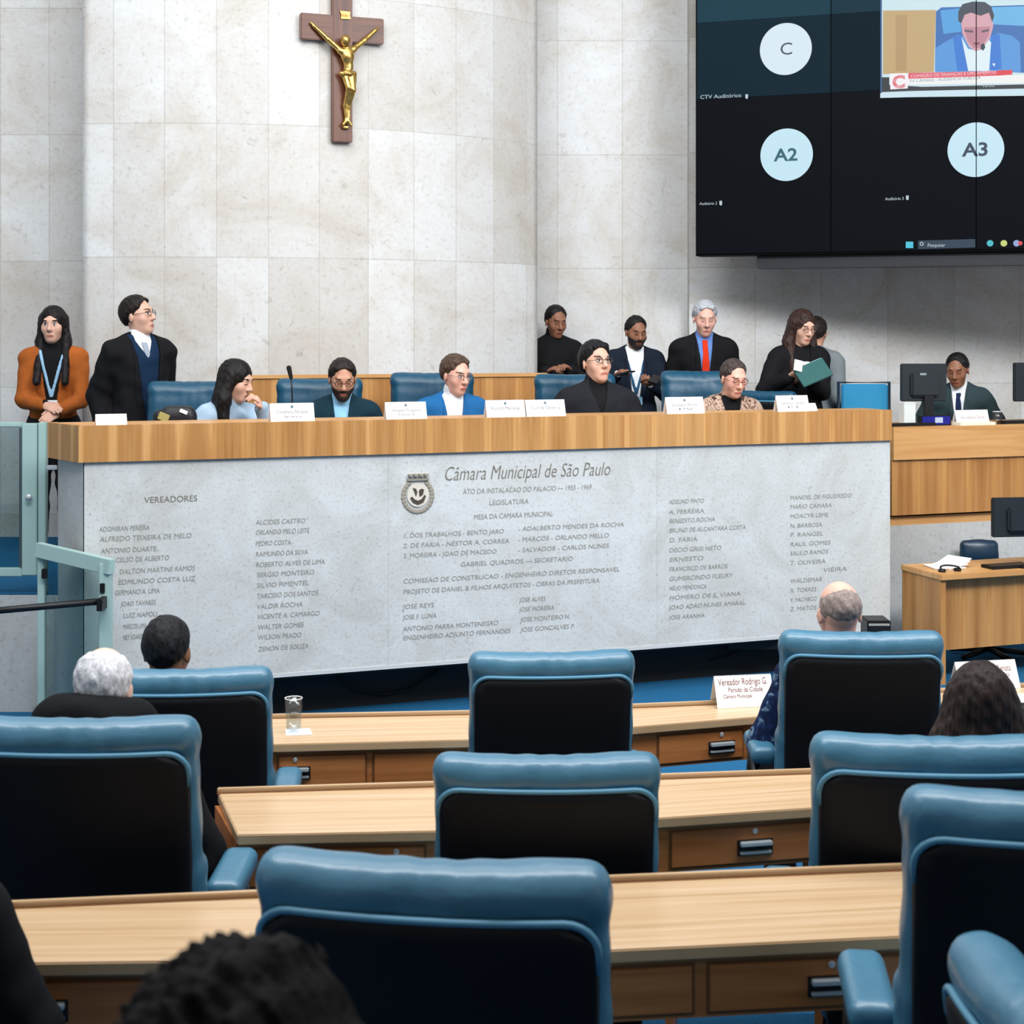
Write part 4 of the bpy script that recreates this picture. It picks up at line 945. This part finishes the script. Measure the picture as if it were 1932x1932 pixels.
def stage_chair(label,cx,top,d,yaw=0,scale=.95):
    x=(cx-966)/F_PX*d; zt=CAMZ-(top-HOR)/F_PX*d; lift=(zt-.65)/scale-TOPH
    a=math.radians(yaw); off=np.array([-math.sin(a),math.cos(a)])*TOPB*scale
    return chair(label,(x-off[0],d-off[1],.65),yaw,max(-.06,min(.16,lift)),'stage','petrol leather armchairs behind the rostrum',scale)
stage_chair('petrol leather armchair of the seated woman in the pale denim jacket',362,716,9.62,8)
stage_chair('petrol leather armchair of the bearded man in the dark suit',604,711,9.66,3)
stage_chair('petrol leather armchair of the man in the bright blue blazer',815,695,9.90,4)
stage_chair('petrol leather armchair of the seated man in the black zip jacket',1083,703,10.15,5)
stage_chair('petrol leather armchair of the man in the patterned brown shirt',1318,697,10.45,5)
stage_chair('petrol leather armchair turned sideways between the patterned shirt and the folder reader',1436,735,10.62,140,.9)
def side_chair():
    r=thing('visitor_chair','flat blue visitor chair with dark frame beside the end of the rostrum','chair',(P(1634,720,10.9)[0],10.9,.65)); c=np.array(r.location)
    x0,x1=P(1586,720,10.9)[0],P(1682,720,10.9)[0]; zt=P(0,722,10.9)[2]; BF_=mat('bright_blue_fabric',(36,128,172),.8); xm=(x0+x1)/2; w=(x1-x0)/2
    mk('backrest',*box((xm,10.95,zt-.17),(w-.015,.02,.16)),BF_,r,bevel=.01)
    mk('back_frame',*join(tube([(x0,10.97,1.12),(x0,10.97,zt),(x1,10.97,zt),(x1,10.97,1.12)],.012,8)),mat('navy_metal',(16,40,58),.4),r,True)
    mk('seat',*box((xm,10.75,1.10),(w,.2,.03)),BF_,r,bevel=.015)
    for sx in (x0,x1):
        for sy in (10.58,10.97): mk('leg',*tube([(sx,sy,1.10),(sx,sy,.65)],.012,8),mat('navy_metal',(16,40,58),.4),r,True)
side_chair()
# ------------------------------------------------------------ people
def cloth(n,c,noise=.06,ns=14,rough=.85): return mat('cloth_'+n,c,rough,noise=noise,nscale=ns,spec=.15,bump=.15,bscale=160)
NAVY=cloth('navy',(22,30,44)); BLACK=cloth('black',(20,20,23)); BLACK2=cloth('charcoal',(30,31,36)); ORANGE=cloth('rust',(164,88,36),.12); DENIM=cloth('denim',(158,180,200),.14)
GREENB=cloth('dark_petrol',(20,46,58)); BLUEB=cloth('blazer_blue',(32,96,150),.1); WSH=cloth('white_shirt',(226,230,234)); LBL=cloth('light_blue_shirt',(140,190,222)); BLSH=cloth('mid_blue_shirt',(96,130,190))
JEANB=cloth('dark_blue_sweater',(18,40,66)); GREYG=cloth('grey_green_suit',(46,62,66)); GREYC=cloth('grey_coat',(118,126,130)); REDT=cloth('red_tie',(206,52,24)); NAVT=cloth('navy_tie',(26,40,70)); DKB=cloth('dark_trousers',(26,27,32))
def camo(name,stops,sc):
    m=bpy.data.materials.new(name); m.use_nodes=True; nt=m.node_tree; b=nt.nodes['Principled BSDF']; b.inputs['Roughness'].default_value=.85; b.inputs['Specular IOR Level'].default_value=.15
    tc=nt.nodes.new('ShaderNodeTexCoord'); n=nt.nodes.new('ShaderNodeTexNoise'); n.inputs['Scale'].default_value=sc; n.inputs['Detail'].default_value=3; n.inputs['Distortion'].default_value=1.5
    nt.links.new(tc.outputs['Object'],n.inputs['Vector']); nt.links.new(ramp(nt,n.outputs['Fac'],stops),b.inputs['Base Color']); return m
PATT=camo('patterned_brown',[(.36,(70,54,48)),(.44,(168,138,120)),(.52,(196,168,150)),(.58,(96,70,58)),(.66,(186,160,142))],13)
FLOR=camo('floral_navy',[(.40,(14,24,52)),(.55,(20,40,80)),(.62,(110,140,160)),(.68,(24,30,56))],16)
# left end, standing
person('standing woman in a rust orange cardigan with a lanyard, hands clasped, far left',100,580,10.35,.65,yaw=8,head=(-6,2,0),skin='light',hair='long',hairc=(24,20,21),eyes='open',bw=.90,
  pa=(98,768,10.10),pb=(94,786,10.07),pna=(0,.6,-.6),pnb=(0,.8,-.4),elb=(.42,.25,-.7),curl=.35,hs=.1,hl_=.6,
  outfit=[('sweater',BLACK,{'turtle':1,'e':.012,'name':'black_top'}),('jacket',ORANGE,{'v':(.085,-.1),'lapel':False,'name':'cardigan','e':.02,'zmin':.02}),('lanyard',cloth('lanyard_blue',(150,190,220)),{'badge':mat('badge_white',(236,238,240),.4),'badge2':mat('badge_blue',(60,150,200),.4)}),('trousers',DKB)])
person('standing man in a black coat over a dark blue sweater, looking right',261,560,9.80,.65,yaw=42,head=(34,-8,0),skin='light',hair='side',hairc=(30,24,22),glasses=(60,52,50),bw=.98,
  a=(-.22,.02,-.14),b=(.22,-.02,-.14),outfit=[('shirt',WSH,{}),('tie',cloth('grey_tie',(150,160,172)),{'z0':.38}),('vest',JEANB,{'v':(.05,.40),'e':.027,'name':'sweater'}),('jacket',BLACK,{'v':(.09,-.3),'long':1,'e':.04,'name':'coat'}),('trousers',DKB)])
# seated behind the rostrum
person('seated dark-haired woman in a pale denim jacket, leaning her face on her hand',446,682,9.12,.65,yaw=42,tuck=1,seated=True,lean=14,head=(30,14,0),skin='light',hair='long',hairc=(26,23,23),eyes='down',bw=.88,hs=.8,hl_=1.0,
  pb=(485,752,8.98),pnb=(-.8,.3,0),a=(-.1,-.36,.20),curl=.9,elb=(.5,-.2,-.9),outfit=[('shirt',DENIM,{'name':'denim_jacket','e':.022,'collar':1}),('trousers',DKB)])
person('seated bearded man with glasses in a dark petrol suit and light blue shirt',646,680,9.36,.65,yaw=6,tuck=1,seated=True,lean=10,head=(6,18,0),skin='tan',hair='medium',hairc=(36,30,28),eyes='down',beard=(46,34,30),glasses=(30,26,26),
  outfit=[('shirt',LBL,{}),('jacket',GREENB,{'v':(.05,.16)}),('trousers',DKB)])
person('seated man in a bright blue blazer with open white collar, turned to the right',860,672,9.55,.65,yaw=14,tuck=1,seated=True,lean=8,head=(28,10,0),skin='pink',hair='side',hairc=(74,58,48),eyes='open',glasses=(110,100,96),
  outfit=[('shirt',WSH,{}),('jacket',BLUEB,{'v':(.062,.10)}),('trousers',DKB)])
person('seated man with glasses in a black zip jacket, head raised, looking to the right',1125,646,9.70,.65,yaw=12,tuck=1,seated=True,lean=2,head=(16,-6,0),skin='light',hair='bowl',hairc=(24,24,26),eyes='open',glasses=(70,60,56),bw=1.08,
  outfit=[('shirt',BLACK,{'e':.02,'name':'undershirt'}),('jacket',BLACK2,{'v':(.045,.36),'e':.034,'collar':1,'lapel':False}),('trousers',DKB)])
person('seated man with glasses in a brown patterned shirt, head bowed, looking down',1384,680,10.0,.65,yaw=12,tuck=1,seated=True,lean=20,head=(10,17,0),skin='pink',hair='short',hairc=(66,56,54),eyes='down',glasses=(120,50,50),bw=1.05,
  outfit=[('shirt',BLACK,{'e':.012,'name':'undershirt'}),('shirt',PATT,{'v':(.06,.30),'e':.024,'collar':1,'name':'patterned_shirt'}),('trousers',DKB)])
# standing behind on the right
person('standing young man in a black sweater partly hidden by the wall corner',1049,578,12.08,.65,yaw=10,head=(12,14,0),skin='brown',hair='short',hairc=(24,22,22),eyes='down',
  pa=(1046,694,11.8),pb=(1066,690,11.8),pna=(0,.3,-1),pnb=(0,.3,-1),curl=.8,outfit=[('sweater',BLACK,{'turtle':1,'e':.03}),('trousers',DKB)])
_p9=person('standing bearded man in a dark suit and lanyard, a phone in each hand',1200,598,11.55,.65,yaw=4,head=(12,14,0),skin='brown',hair='short',hairc=(24,22,22),eyes='down',beard=(34,28,26),bw=.98,
  pa=(1172,700,11.25),pb=(1222,722,11.25),pna=(.2,.1,-1),pnb=(-.3,0,1),curl=.7,outfit=[('shirt',WSH,{}),('jacket',NAVY,{'v':(.07,-.1)}),('lanyard',cloth('lanyard_dark',(40,80,110)),{'badge':mat('badge_pale_blue',(150,196,226),.4)}),('trousers',DKB)])
person('standing grey-haired man in a black suit with a bright red tie, looking down',1330,570,11.45,.65,yaw=0,head=(4,15,0),skin='pink',hair='grey',hairc=(176,178,184),eyes='down',bw=1.06,brow=(120,118,118),
  a=(-.22,-.16,-.08),b=(.22,-.16,-.08),outfit=[('shirt',BLSH,{}),('tie',REDT,{}),('jacket',BLACK,{'v':(.058,.06)}),('trousers',DKB)])
person('standing person in a grey coat mostly hidden behind the folder reader',1540,600,11.75,.65,yaw=140,head=(20,5,0),skin='tan',hair='medium',hairc=(34,28,26),outfit=[('jacket',GREYC,{'long':1}),('trousers',DKB)],a=(-.2,-.2,0),b=(.25,-.02,-.1))
_p11=person('standing long-haired woman with glasses in a black jacket, reading a green folder',1514,587,11.05,.65,yaw=16,head=(8,14,0),skin='light',hs=.6,hl_=.7,hair='long',hairc=(52,36,32),eyes='down',glasses=(120,84,80),bw=.98,
  pa=(1504,704,10.72),pb=(1522,716,10.75),pna=(.3,-.2,.7),pnb=(-.2,-.1,1),curl=.5,outfit=[('shirt',BLACK,{'e':.012,'name':'black_top'}),('jacket',BLACK,{'v':(.06,.2),'lapel':False}),('strip',WSH,{'r':(-.035,.03,.30,.41),'e':.02,'name':'white_scarf'}),('trousers',DKB)])
person('seated man in a dark grey suit bent over the console behind the monitors',1806,668,11.45,.65,yaw=-18,tuck=1,seated=True,lean=16,head=(-10,18,0),skin='brown',hair='short',hairc=(22,21,22),eyes='down',bw=1.02,
  outfit=[('shirt',WSH,{}),('tie',NAVT,{}),('jacket',GREYG,{'v':(.05,.14)}),('trousers',DKB)])
# seen from behind in the hall
person('man with short black hair in the far row, seen from behind',316,1166,5.0,0,yaw=178,seated=True,lean=3,head=(-4,4,0),skin='brown',hair='short',hairc=(24,24,27),outfit=[('jacket',BLACK,{}),('trousers',DKB)],hv=.007,seatz=.44)
person('white-haired person in a black hooded coat seated in the middle row, seen from behind',196,1222,4.12,.06,yaw=176,seated=True,lean=4,head=(4,10,0),skin='pale',hair='white',hairc=(222,220,224),bw=1.25,hv=.007,b=(-.20,-.25,.22),
  outfit=[('jacket',cloth('hooded_black',(15,16,19)),{'hood':1,'e':.035,'fold':.006}),('trousers',DKB)])
person('bald man in a navy floral shirt in the far row, seen from behind',1583,1096,5.34,0,yaw=186,seated=True,lean=2,head=(0,4,0),skin='pink',hair='fringe',hairc=(150,134,128),outfit=[('shirt',FLOR,{'e':.024}),('trousers',DKB)],hv=.006,bw=1.1)
person('woman with long dark hair at the right edge, seen from behind',1846,1257,4.18,.06,yaw=184,seated=True,sl=-11,lean=4,head=(0,6,0),skin='light',hair='long',hairc=(40,30,28),hs=1.2,outfit=[('jacket',BLACK2,{}),('trousers',DKB)],hv=.007,bw=.92)
person('person in a black top at the lower left edge, only a sleeve in view',-205,1400,2.95,.12,yaw=178,seated=True,lean=4,skin='brown',hair='short',hairc=(24,22,22),outfit=[('jacket',cloth('ink_black',(12,15,20)),{'e':.035}),('trousers',DKB)],hv=.009,bw=1.05)
person('person with curly dark hair in the near foreground, only the head in view',452,1832,1.28,.12,yaw=180,seated=True,lean=2,head=(0,0,0),skin='brown',hair='curly',hairc=(16,14,14),outfit=[('jacket',BLACK,{}),('trousers',DKB)],hv=.008)
# ------------------------------------------------------------ small things
def tent(label,x0,x1,y0,y1,base,lines,cat='name card',name='name_card',yawn=None,crest=True,lean=.03,grp='white name cards'):
    """folded card standing at base (px corner pair at the foot), facing -n"""
    p0,p1=base; u=unit((p1-p0)*np.array([1,1,0])); n=np.array([u[1],-u[0],0]); h=abs(y1-y0)/F_PX*((p0[1]+p1[1])/2)
    r=thing(name,label,cat,(p0+p1)/2,grp)
    up=Z_*h-n*lean
    v,f=join(prism([p0,p1,p1+up,p0+up],-n*.0015),prism([p0-n*2*lean,p1-n*2*lean,p1+up,p0+up],n*.0015))
    mk('card',v,f,WHITE,r)
    W=np.linalg.norm(p1-p0); uy=unit(up); nn=np.cross(u,uy)
    parts=[]
    for s,t,z,w,sz in lines:
        q=text('t',s,sz,p0+u*W*t+up*z,u,uy,INK,None,ext=.0012,n=nn,width=W*w); parts.append(q)
    if parts: v,f=join(*parts); mk('printed_name',v,f,mat('printed_name_ink',(104,104,114),.7) if crest else mat('printed_red_ink',(130,76,70),.7),r)
    if crest:
        c=p0+u*W*.5+up*.80+nn*.0012; s=h*.07; mk('printed_crest',*prism([c-u*s-uy*s,c+u*s-uy*s,c+u*s*1.1+uy*s*.6,c+uy*s*1.3,c-u*s*1.1+uy*s*.6],nn*.0006),mat('crest_ink',(90,110,120),.7),r)
    return r
ZS=ZT-.002
def ros_top(px,back=.07):  # point on the rostrum top behind the front edge
    q=on_plane(px,800,RL-rn*back,rn); q[2]=ZS; return q
def rcard(label,x0,x1,y0,y1,lines,back=.06,**k): return tent(label,x0,x1,y0,y1,(ros_top(x0,back),ros_top(x1,back)),lines,**k)
NL=lambda a,b='':[(a,.14,.42,.72,.03)]+([(b,.3,.2,.4,.02)] if b else [])
rcard('small blank white card at the left end of the rostrum top',181,240,786,806,[],crest=False)
rcard('white name card in front of the bearded man in the dark petrol suit',511,594,764,798,NL('Conselheiro Fernando','Secretaria'))
rcard('white name card in front of the man in the blue blazer',729,806,760,792,NL('Vereador Nogueira','Presidente'))
rcard('white name card left of a pair, right of the man in the blue blazer',919,992,757,789,NL('Ricardo Meirelles'),back=.055)
rcard('white name card, right of a pair, beside the black zip jacket man',994,1068,756,787,NL('Luiz de Oliveira'),back=.065)
rcard('white name card in front of the man in the patterned shirt',1259,1330,749,780,NL('Vereador Marlon','PV'))
rcard('white name card in front of the woman reading the green folder',1468,1528,746,776,NL('Vereadora Sandra','PT'))
rcard('small white card tucked beside the folder reader name card',1529,1543,760,774,[],back=.10,crest=False)
def dcard(label,x0,x1,y0,y1,ya,yb,lines,z=Z3): return tent(label,x0,x1,y0,y1,(on_z(x0,ya,z+.001),on_z(x1,yb,z+.001)),lines,crest=False,lean=.045)
dcard('white name card with reddish print on the far-row desk left of the bald man',1354,1462,1280,1336,1337,1332,[('Vereador Rodrigo G.',.06,.70,.86,.035),('Partido da Cidade',.22,.48,.6,.025),('Câmara Municipal',.12,.30,.5,.02)])
dcard('white name card on the far-row desk beyond the long-haired woman',1812,1926,1246,1296,1304,1298,[('Vereadora Renata',.3,.62,.6,.035),('Partido',.5,.42,.35,.025)])
pp_=[on_z(x,y,Z3+.001) for x,y in ((1896,1312),(1960,1306),(1975,1322),(1905,1328))]
o=mk('paper_sheet',*prism(pp_,Z_*.002),WHITE); tag(o,'white sheet of paper lying on the far-row desk at the right edge','paper')
# glass of water with coaster
gc=on_z(554,1381,Z3+.001); t=thing('drinking_glass','clear drinking glass on a paper coaster on the far-row desk','glass',gc)
sc=gc[1]/F_PX; R_=17*sc; Hh=64*sc
mk('tumbler',*lathe([(R_*.86,.006),(R_*.92,Hh*.5),(R_,Hh),(R_*.9,Hh),(R_*.82,Hh*.5),(R_*.76,.012)],gc,28),TUMB,t,True)
mk('water',*lathe([(R_*.76,.012),(R_*.82,Hh*.5),(R_*.86,Hh*.62)],gc,24),glassmat('water',(240,245,247)),t,True)
mk('rim',*tube([gc+np.array([R_*.95*math.cos(a),R_*.95*math.sin(a),Hh]) for a in np.linspace(0,6.283,29)[:-1]],.0016,6,True),mat('glass_rim',(235,238,240),.1,spec=.8),t,True)
cs=[on_z(x,y,Z3+.0008) for x,y in ((538,1376),(584,1374),(590,1386),(540,1388))]
o=mk('paper_coaster',*prism(cs,Z_*.0006),WHITE); tag(o,'white paper coaster under the drinking glass','coaster')
# gooseneck microphone on the rostrum
mb=ros_top(552,.30); mb[2]=1.40; t=thing('gooseneck_microphone','thin gooseneck microphone rising left of the bearded man','microphone',mb)
tip=P(545,694,mb[1]); tip2=P(549,712,mb[1])
mk('neck',*tube([mb+Z_*.02,mb+Z_*.15,P(551,735,mb[1]),tip2],.0045,8),BLK,t,True); V,Q=build([(cap(tip,tip2,.014,.011),0)],.004); mk('foam_head',V,Q,mat('mic_foam',(16,16,18),.9),t,True)
mk('base',*lathe([(.05,0),(.05,.015),(.02,.022)],mb,20),BLK,t,True)
# folder and phones
def held(name,label,cat,c,h,R,m,bev=.002,**parts):
    t=thing(name,label,cat,c); mk('body',*box(c,h,R),m,t,bevel=bev); return t
fo=thing('folder','open green folder held by the long-haired woman with glasses','folder',P(1532,705,10.66)); fR=Rz(math.radians(10))@Ry(math.radians(-22))@Rx(math.radians(-35)); fc=P(1534,703,10.66)
mk('cover',*box(fc,(.11,.008,.075),fR),mat('folder_green',(14,80,78),.5),fo,bevel=.003); mk('pages',*box(fc+fR@np.array([.0,.012,.012]),(.104,.006,.07),fR),mat('folder_pages',(190,226,222),.7),fo)
pr_=P(1506,690,10.68); o=mk('paper_notes',*box(pr_,(.028,.003,.045),Rz(.2)@Rx(-.6)@Ry(.3)),WHITE); tag(o,'white paper notes in the hand of the woman with the folder','paper')
held('smartphone','phone in the lower hand of the bearded man with the lanyard','phone',P(1236,716,11.2),(.035,.075,.005),Rz(-.4)@Rx(.3)@Ry(.3),BLKG)
held('smartphone','phone in the raised hand of the bearded man with the lanyard','phone',P(1180,704,11.18),(.035,.07,.005),Rz(.6)@Rx(-.2),BLKG)
o=mk('wristband',*tube([P(500+9*math.cos(a),773+2.2*math.sin(a),8.98) +np.array([0,.02*math.sin(a),0]) for a in np.linspace(0,6.283,17)[:-1]],.012,6,True),BLK); 
bpy.data.objects.remove(o)
# bag by the left chair
bc=ros_top(330,.55); bc[2]=1.401; t=thing('handbag','dark bag with a yellow and a white scrap left of the denim jacket','bag',bc)
V,Q=build([(rbox(bc+np.array([0,0,.13]),(.12,.05,.13),.04),0),(rbox(bc+np.array([.02,0,.22]),(.08,.04,.06),.03),.03)],.008); mk('bag_body',V,Q,mat('dark_leather',(28,28,32),.5),t,True)
mk('yellow_tag',*box(bc+np.array([-.05,-.055,.22]),(.03,.006,.022),Ry(.4)),mat('mustard_cloth',(176,160,96),.8),t,bevel=.003); mk('white_tag',*box(bc+np.array([.06,-.055,.25]),(.022,.006,.010),Ry(.4)),WHITE,t,bevel=.002)
# monitors
def monitor(label,x0,x1,y0,y1,d,footz,yaw=0,stem=True):
    a,b=P(x0,y1,d),P(x1,y0,d); c=(a+b)/2; t=thing('computer_monitor',label,'monitor',(c[0],c[1]+.02,footz),'black monitors on the desks'); u=np.array([math.cos(yaw),math.sin(yaw),0]); R=np.stack([u,np.cross(Z_,u),Z_],1)
    w,h=(b[0]-a[0])/2/math.cos(yaw),(b[2]-a[2])/2
    q=lambda x,y,z: c+R@np.array([x,y,z])
    mk('rear_case',*box(q(0,0,0),(w,.018,h),R),mat('monitor_rear',(30,36,40),.45),t,bevel=.006)
    mk('rear_bulge',*box(q(0,-.03,-h*.12),(w*.62,.02,h*.62),R),mat('monitor_rear',(30,36,40),.45),t,bevel=.012)
    mk('screen_glass',*box(q(0,.02,0),(w-.012,.003,h-.012),R),BLKG,t)
    mk('maker_badge',*box(q(-.02,-.052,h*.45),(.022,.002,.007),R),mat('badge_silver',(190,200,204),.3,metal=.8),t)
    mk('stand',*box(np.array([q(w*.15,-.03,0)[0],q(w*.15,-.03,0)[1],(c[2]+footz)/2]),(.032,.015,(c[2]-footz)/2),R),BLK,t,bevel=.004)
    mk('foot',*box((q(w*.15,0,0)[0],q(w*.15,0,0)[1],footz+.006),(.12,.09,.006),R),BLK,t,bevel=.004); return t
monitor('black monitor seen from behind on the side console, left of the seated man',1698,1786,686,757,10.78,1.471,.1)
monitor('black monitor at the right edge of the side console',1908,2040,684,757,10.95,1.471,.2)
# console clutter
cz=1.471
def ctop(px,back=.2): q=on_plane(px,800,C0-cn*back,cn); q[2]=cz; return q
tent('white name card on the side console in front of the seated man',1806,1868,774,802,(ctop(1806,.10),ctop(1868,.10)),NL('Secretaria Geral'),crest=False)
q=ctop(1838,.05); o=mk('paper_stack',*box(q+Z_*.012,(.14,.045,.011),np.stack([ru,-cn,Z_],1)),mat('cream_paper',(226,220,200),.8),bevel=.003); tag(o,'low stack of cream papers on the side console under the name card','papers')
q=ctop(1763,.12); t=thing('small_display','small device with a lit blue and white screen on the side console','device',q); Rk=np.stack([ru,-cn,Z_],1)
mk('case',*box(q+Z_*.035,(.12,.02,.035),Rk),BLK,t,bevel=.004); mk('blue_screen',*box(q+Z_*.036+cn*.021,(.108,.001,.027),Rk),mat('blue_screen_glow',(24,30,160),.4,emit=.8),t); mk('white_window',*box(q+Z_*.038+cn*.0225+ru*.02,(.03,.001,.018),Rk),mat('white_window_glow',(214,226,250),.4,emit=.9),t)
q=ctop(1712,.16); t=thing('paper_box','white carton standing at the left end of the side console','box',q); mk('carton',*box(q+Z_*.075,(.045,.03,.075),Rk),mat('carton_white',(214,218,214),.7),t,bevel=.003); mk('flap',*box(q+Z_*.152,(.045,.032,.003),Rk),WHITE,t)
q=ctop(1722,.10); o=mk('cable_tray',*box(q+Z_*.012,(.17,.02,.012),Rk),BLK,bevel=.004); tag(o,'flat black tray on the side console below the monitor','tray')
q=ctop(1882,.12); t=thing('drinking_glass','short clear glass on the side console right of the name card','glass',q); mk('tumbler',*lathe([(.030,.0),(.034,.085),(.030,.085),(.027,.006)],q,24),TUMB,t,True); mk('rim',*tube([q+np.array([.032*math.cos(a),.032*math.sin(a),.085]) for a in np.linspace(0,6.283,25)[:-1]],.0016,6,True),mat('glass_rim',(235,238,240),.1),t,True)
q=ctop(1921,.10); o=mk('keyboard',*box(q+Z_*.012,(.14,.05,.012),Rk),BLK,bevel=.005); tag(o,'black keyboard at the right edge of the side console','keyboard')
# secretary desk lower right
K0=P(1775,1085,9.42); K0[2]=0; KT=.655; kb=P(1702,1066,9.83); kb[2]=0
sd=thing('clerk_desk','oak clerk desk with a modesty panel standing below the side console','desk',(K0[0]+.6,K0[1]+.2,0)); K1=K0+ru*1.7
def kpr(name,pts,z0,z1,m,uv,bevel=0): mk(name,*prism([np.array([p[0],p[1],z0]) for p in pts],(0,0,z1-z0)),m,sd,uv=uv,bevel=bevel)
ks=unit(kb-K0)
kpr('desktop',[K0-ru*.01+cn*.02,K1+cn*.02,K1-cn*.46,kb-ru*.01],KT-.035,KT,OAKH,(ru,cn),.004)
kpr('modesty_panel',[K0+ru*.03-cn*.06,K1-cn*.06,K1-cn*.08,K0+ru*.03-cn*.08],.19,KT-.035,OAKV,(Z_,ru,K0))
kpr('side_panel',[K0,K0+ru*.035,kb+ru*.035,kb],.0,KT-.035,OAKV,(Z_,ks,K0))
kpr('side_panel',[K1-ru*.035,K1,K1-cn*.44,K1-ru*.035-cn*.44],.0,KT-.035,OAKV,(Z_,ks,K0))
def ktop(px,back): q=on_plane(px,1060,K0-cn*back,cn); q[2]=KT; return q
q=ktop(1918,.22); 
monitor('black monitor on the clerk desk at the right edge',1868,2010,938,1012,9.75,KT,.15)
q=ktop(1900,.10); o=mk('keyboard',*box(q+Z_*.01,(.15,.06,.01),Rk),BLK,bevel=.004); tag(o,'black keyboard on the clerk desk below its monitor','keyboard')
q=ktop(1787,.24); t=thing('paper_pile','crumpled white papers and leaflets on the clerk desk','papers',q)
for i in range(4): mk('sheet',*box(q+Z_*(.006+.008*i)+ru*(.02*i-.02),(.10-.01*i,.09,.003),Rk@Rz(.15*i-.2)@Ry(-.12*i)),WHITE,t)
q=ktop(1792,.08); t=thing('headset','small black headset with cord on the clerk desk','headset',q)
mk('band',*tube([q+ru*.055*math.cos(a)+cn*.03*math.sin(a*2)+Z_*(.012+.025*math.sin(a)) for a in np.linspace(0,math.pi,14)],.006,6),BLK,t,True)
for s in (-1,1): mk('ear_pad',*lathe([(.02,0),(.024,.008),(.02,.018)],q+ru*.055*s+Z_*.0,16),BLK,t,True)
# small chair behind clerk desk
q=ktop(1847,.75); q[2]=0; t=thing('task_chair','small dark blue task chair behind the clerk desk','chair',q); DB=mat('dark_blue_vinyl',(14,44,66),.35,spec=.5); zt=P(0,1019,q[1])[2]
V,Q=build([(rbox(q+np.array([0,0,zt-.15]),(.125,.035,.15),.035),0),(ell(q+np.array([0,-.01,zt-.11]),(.115,.05,.11)),.03)],.008); mk('backrest',V,Q,DB,t,True)
mk('seat',*box(q+np.array([0,-.2,.42]),(.2,.19,.035)),DB,t,bevel=.02); mk('back_bar',*tube([q+np.array([0,.03,zt-.2]),q+np.array([0,.05,.45]),q+np.array([0,-.15,.40])],.018,8),BLK,t,True)
mk('column',*lathe([(.03,.05),(.03,.40)],q+np.array([0,-.2,0]),12),BLK,t,True); mk('base',*join(*[tube([q+np.array([0,-.2,.06]),q+np.array([.25*math.cos(a),-.2+.25*math.sin(a),.03])],.018,6) for a in np.linspace(0,6.283,6)[:-1]]),BLK,t,True)
# things at the foot of the rostrum
q=P(1652,1190,9.2); t=thing('floor_speaker','black floor speaker with a pale strip beside the bald man','speaker',(q[0],q[1],0)); zt=P(0,1166,9.2)[2]
mk('cabinet',*box((q[0],q[1],zt/2),(.068,.09,zt/2)),BLK,t,bevel=.006); mk('pale_strip',*box((q[0],q[1]-.091,zt-.022),(.06,.002,.006)),mat('strip_grey',(150,150,140),.5),t)
q=P(1418,1212,9.62); t=thing('cable_box','flat black connection box fixed under the rostrum','box',q); mk('housing',*box(q+np.array([0,.0,0]),(.15,.05,.035)),BLK,t,bevel=.004); mk('hanger',*box(q+np.array([0,.03,.045]),(.02,.01,.02)),BLK,t)
pl=lambda px,py: on_plane(px,py,RL-rn*.235,rn)
o=mk('cable',*tube([pl(632,1262),pl(645,1284),pl(672,1302),pl(720,1310),pl(770,1302),pl(815,1275),pl(850,1248)],.007,6),mat('cable_black',(8,8,9),.5),None,True); tag(o,'black cable looping under the stone front of the rostrum','cable')
o=mk('cable',*tube([pl(1430,1208),pl(1405,1222),pl(1370,1240),pl(1340,1246)],.006,6),mat('cable_black',(8,8,9),.5),None,True); tag(o,'short black cable trailing from the connection box under the rostrum','cable')
# ------------------------------------------------------------ rear of the hall, behind and above the camera
HALLW=mat('hall_plaster',(120,112,102),.9)
o=mk('wall_rear',*box((0,-1.85,2.1),(5.2,.1,2.1)),HALLW); tag(o,kind='structure')
# ------------------------------------------------------------ light, camera
w=bpy.data.worlds.new('World'); SC.world=w; w.use_nodes=True; w.node_tree.nodes['Background'].inputs[0].default_value=(.89,.955,1,1); w.node_tree.nodes['Background'].inputs[1].default_value=AMB
def area(n,loc,rot,sx,sy,p,c=(1,.98,.95)):
    l=bpy.data.lights.new(n,'AREA'); l.shape='RECTANGLE'; l.size=sx; l.size_y=sy; l.energy=p; l.color=c; o=bpy.data.objects.new(n,l); COL.objects.link(o); o.location=loc; o.rotation_euler=[math.radians(a) for a in rot]; return o
for a_ in LIGHTS: area(*a_)
cam=bpy.data.cameras.new('camera'); co_=bpy.data.objects.new('camera',cam); COL.objects.link(co_); co_.location=(0,0,CAMZ); co_.rotation_euler=(math.pi/2,0,0)
cam.lens=F_PX/1932*36; cam.sensor_width=36; cam.sensor_fit='HORIZONTAL'; cam.shift_y=-(966-HOR)/1932; cam.clip_start=.05
cam.dof.use_dof=True; cam.dof.focus_distance=8.5; cam.dof.aperture_fstop=8.0
SC.camera=co_
vs=SC.view_settings; vs.view_transform='Standard'; vs.look='None'; vs.gamma=1; vs.exposure=0; vs.use_curve_mapping=False
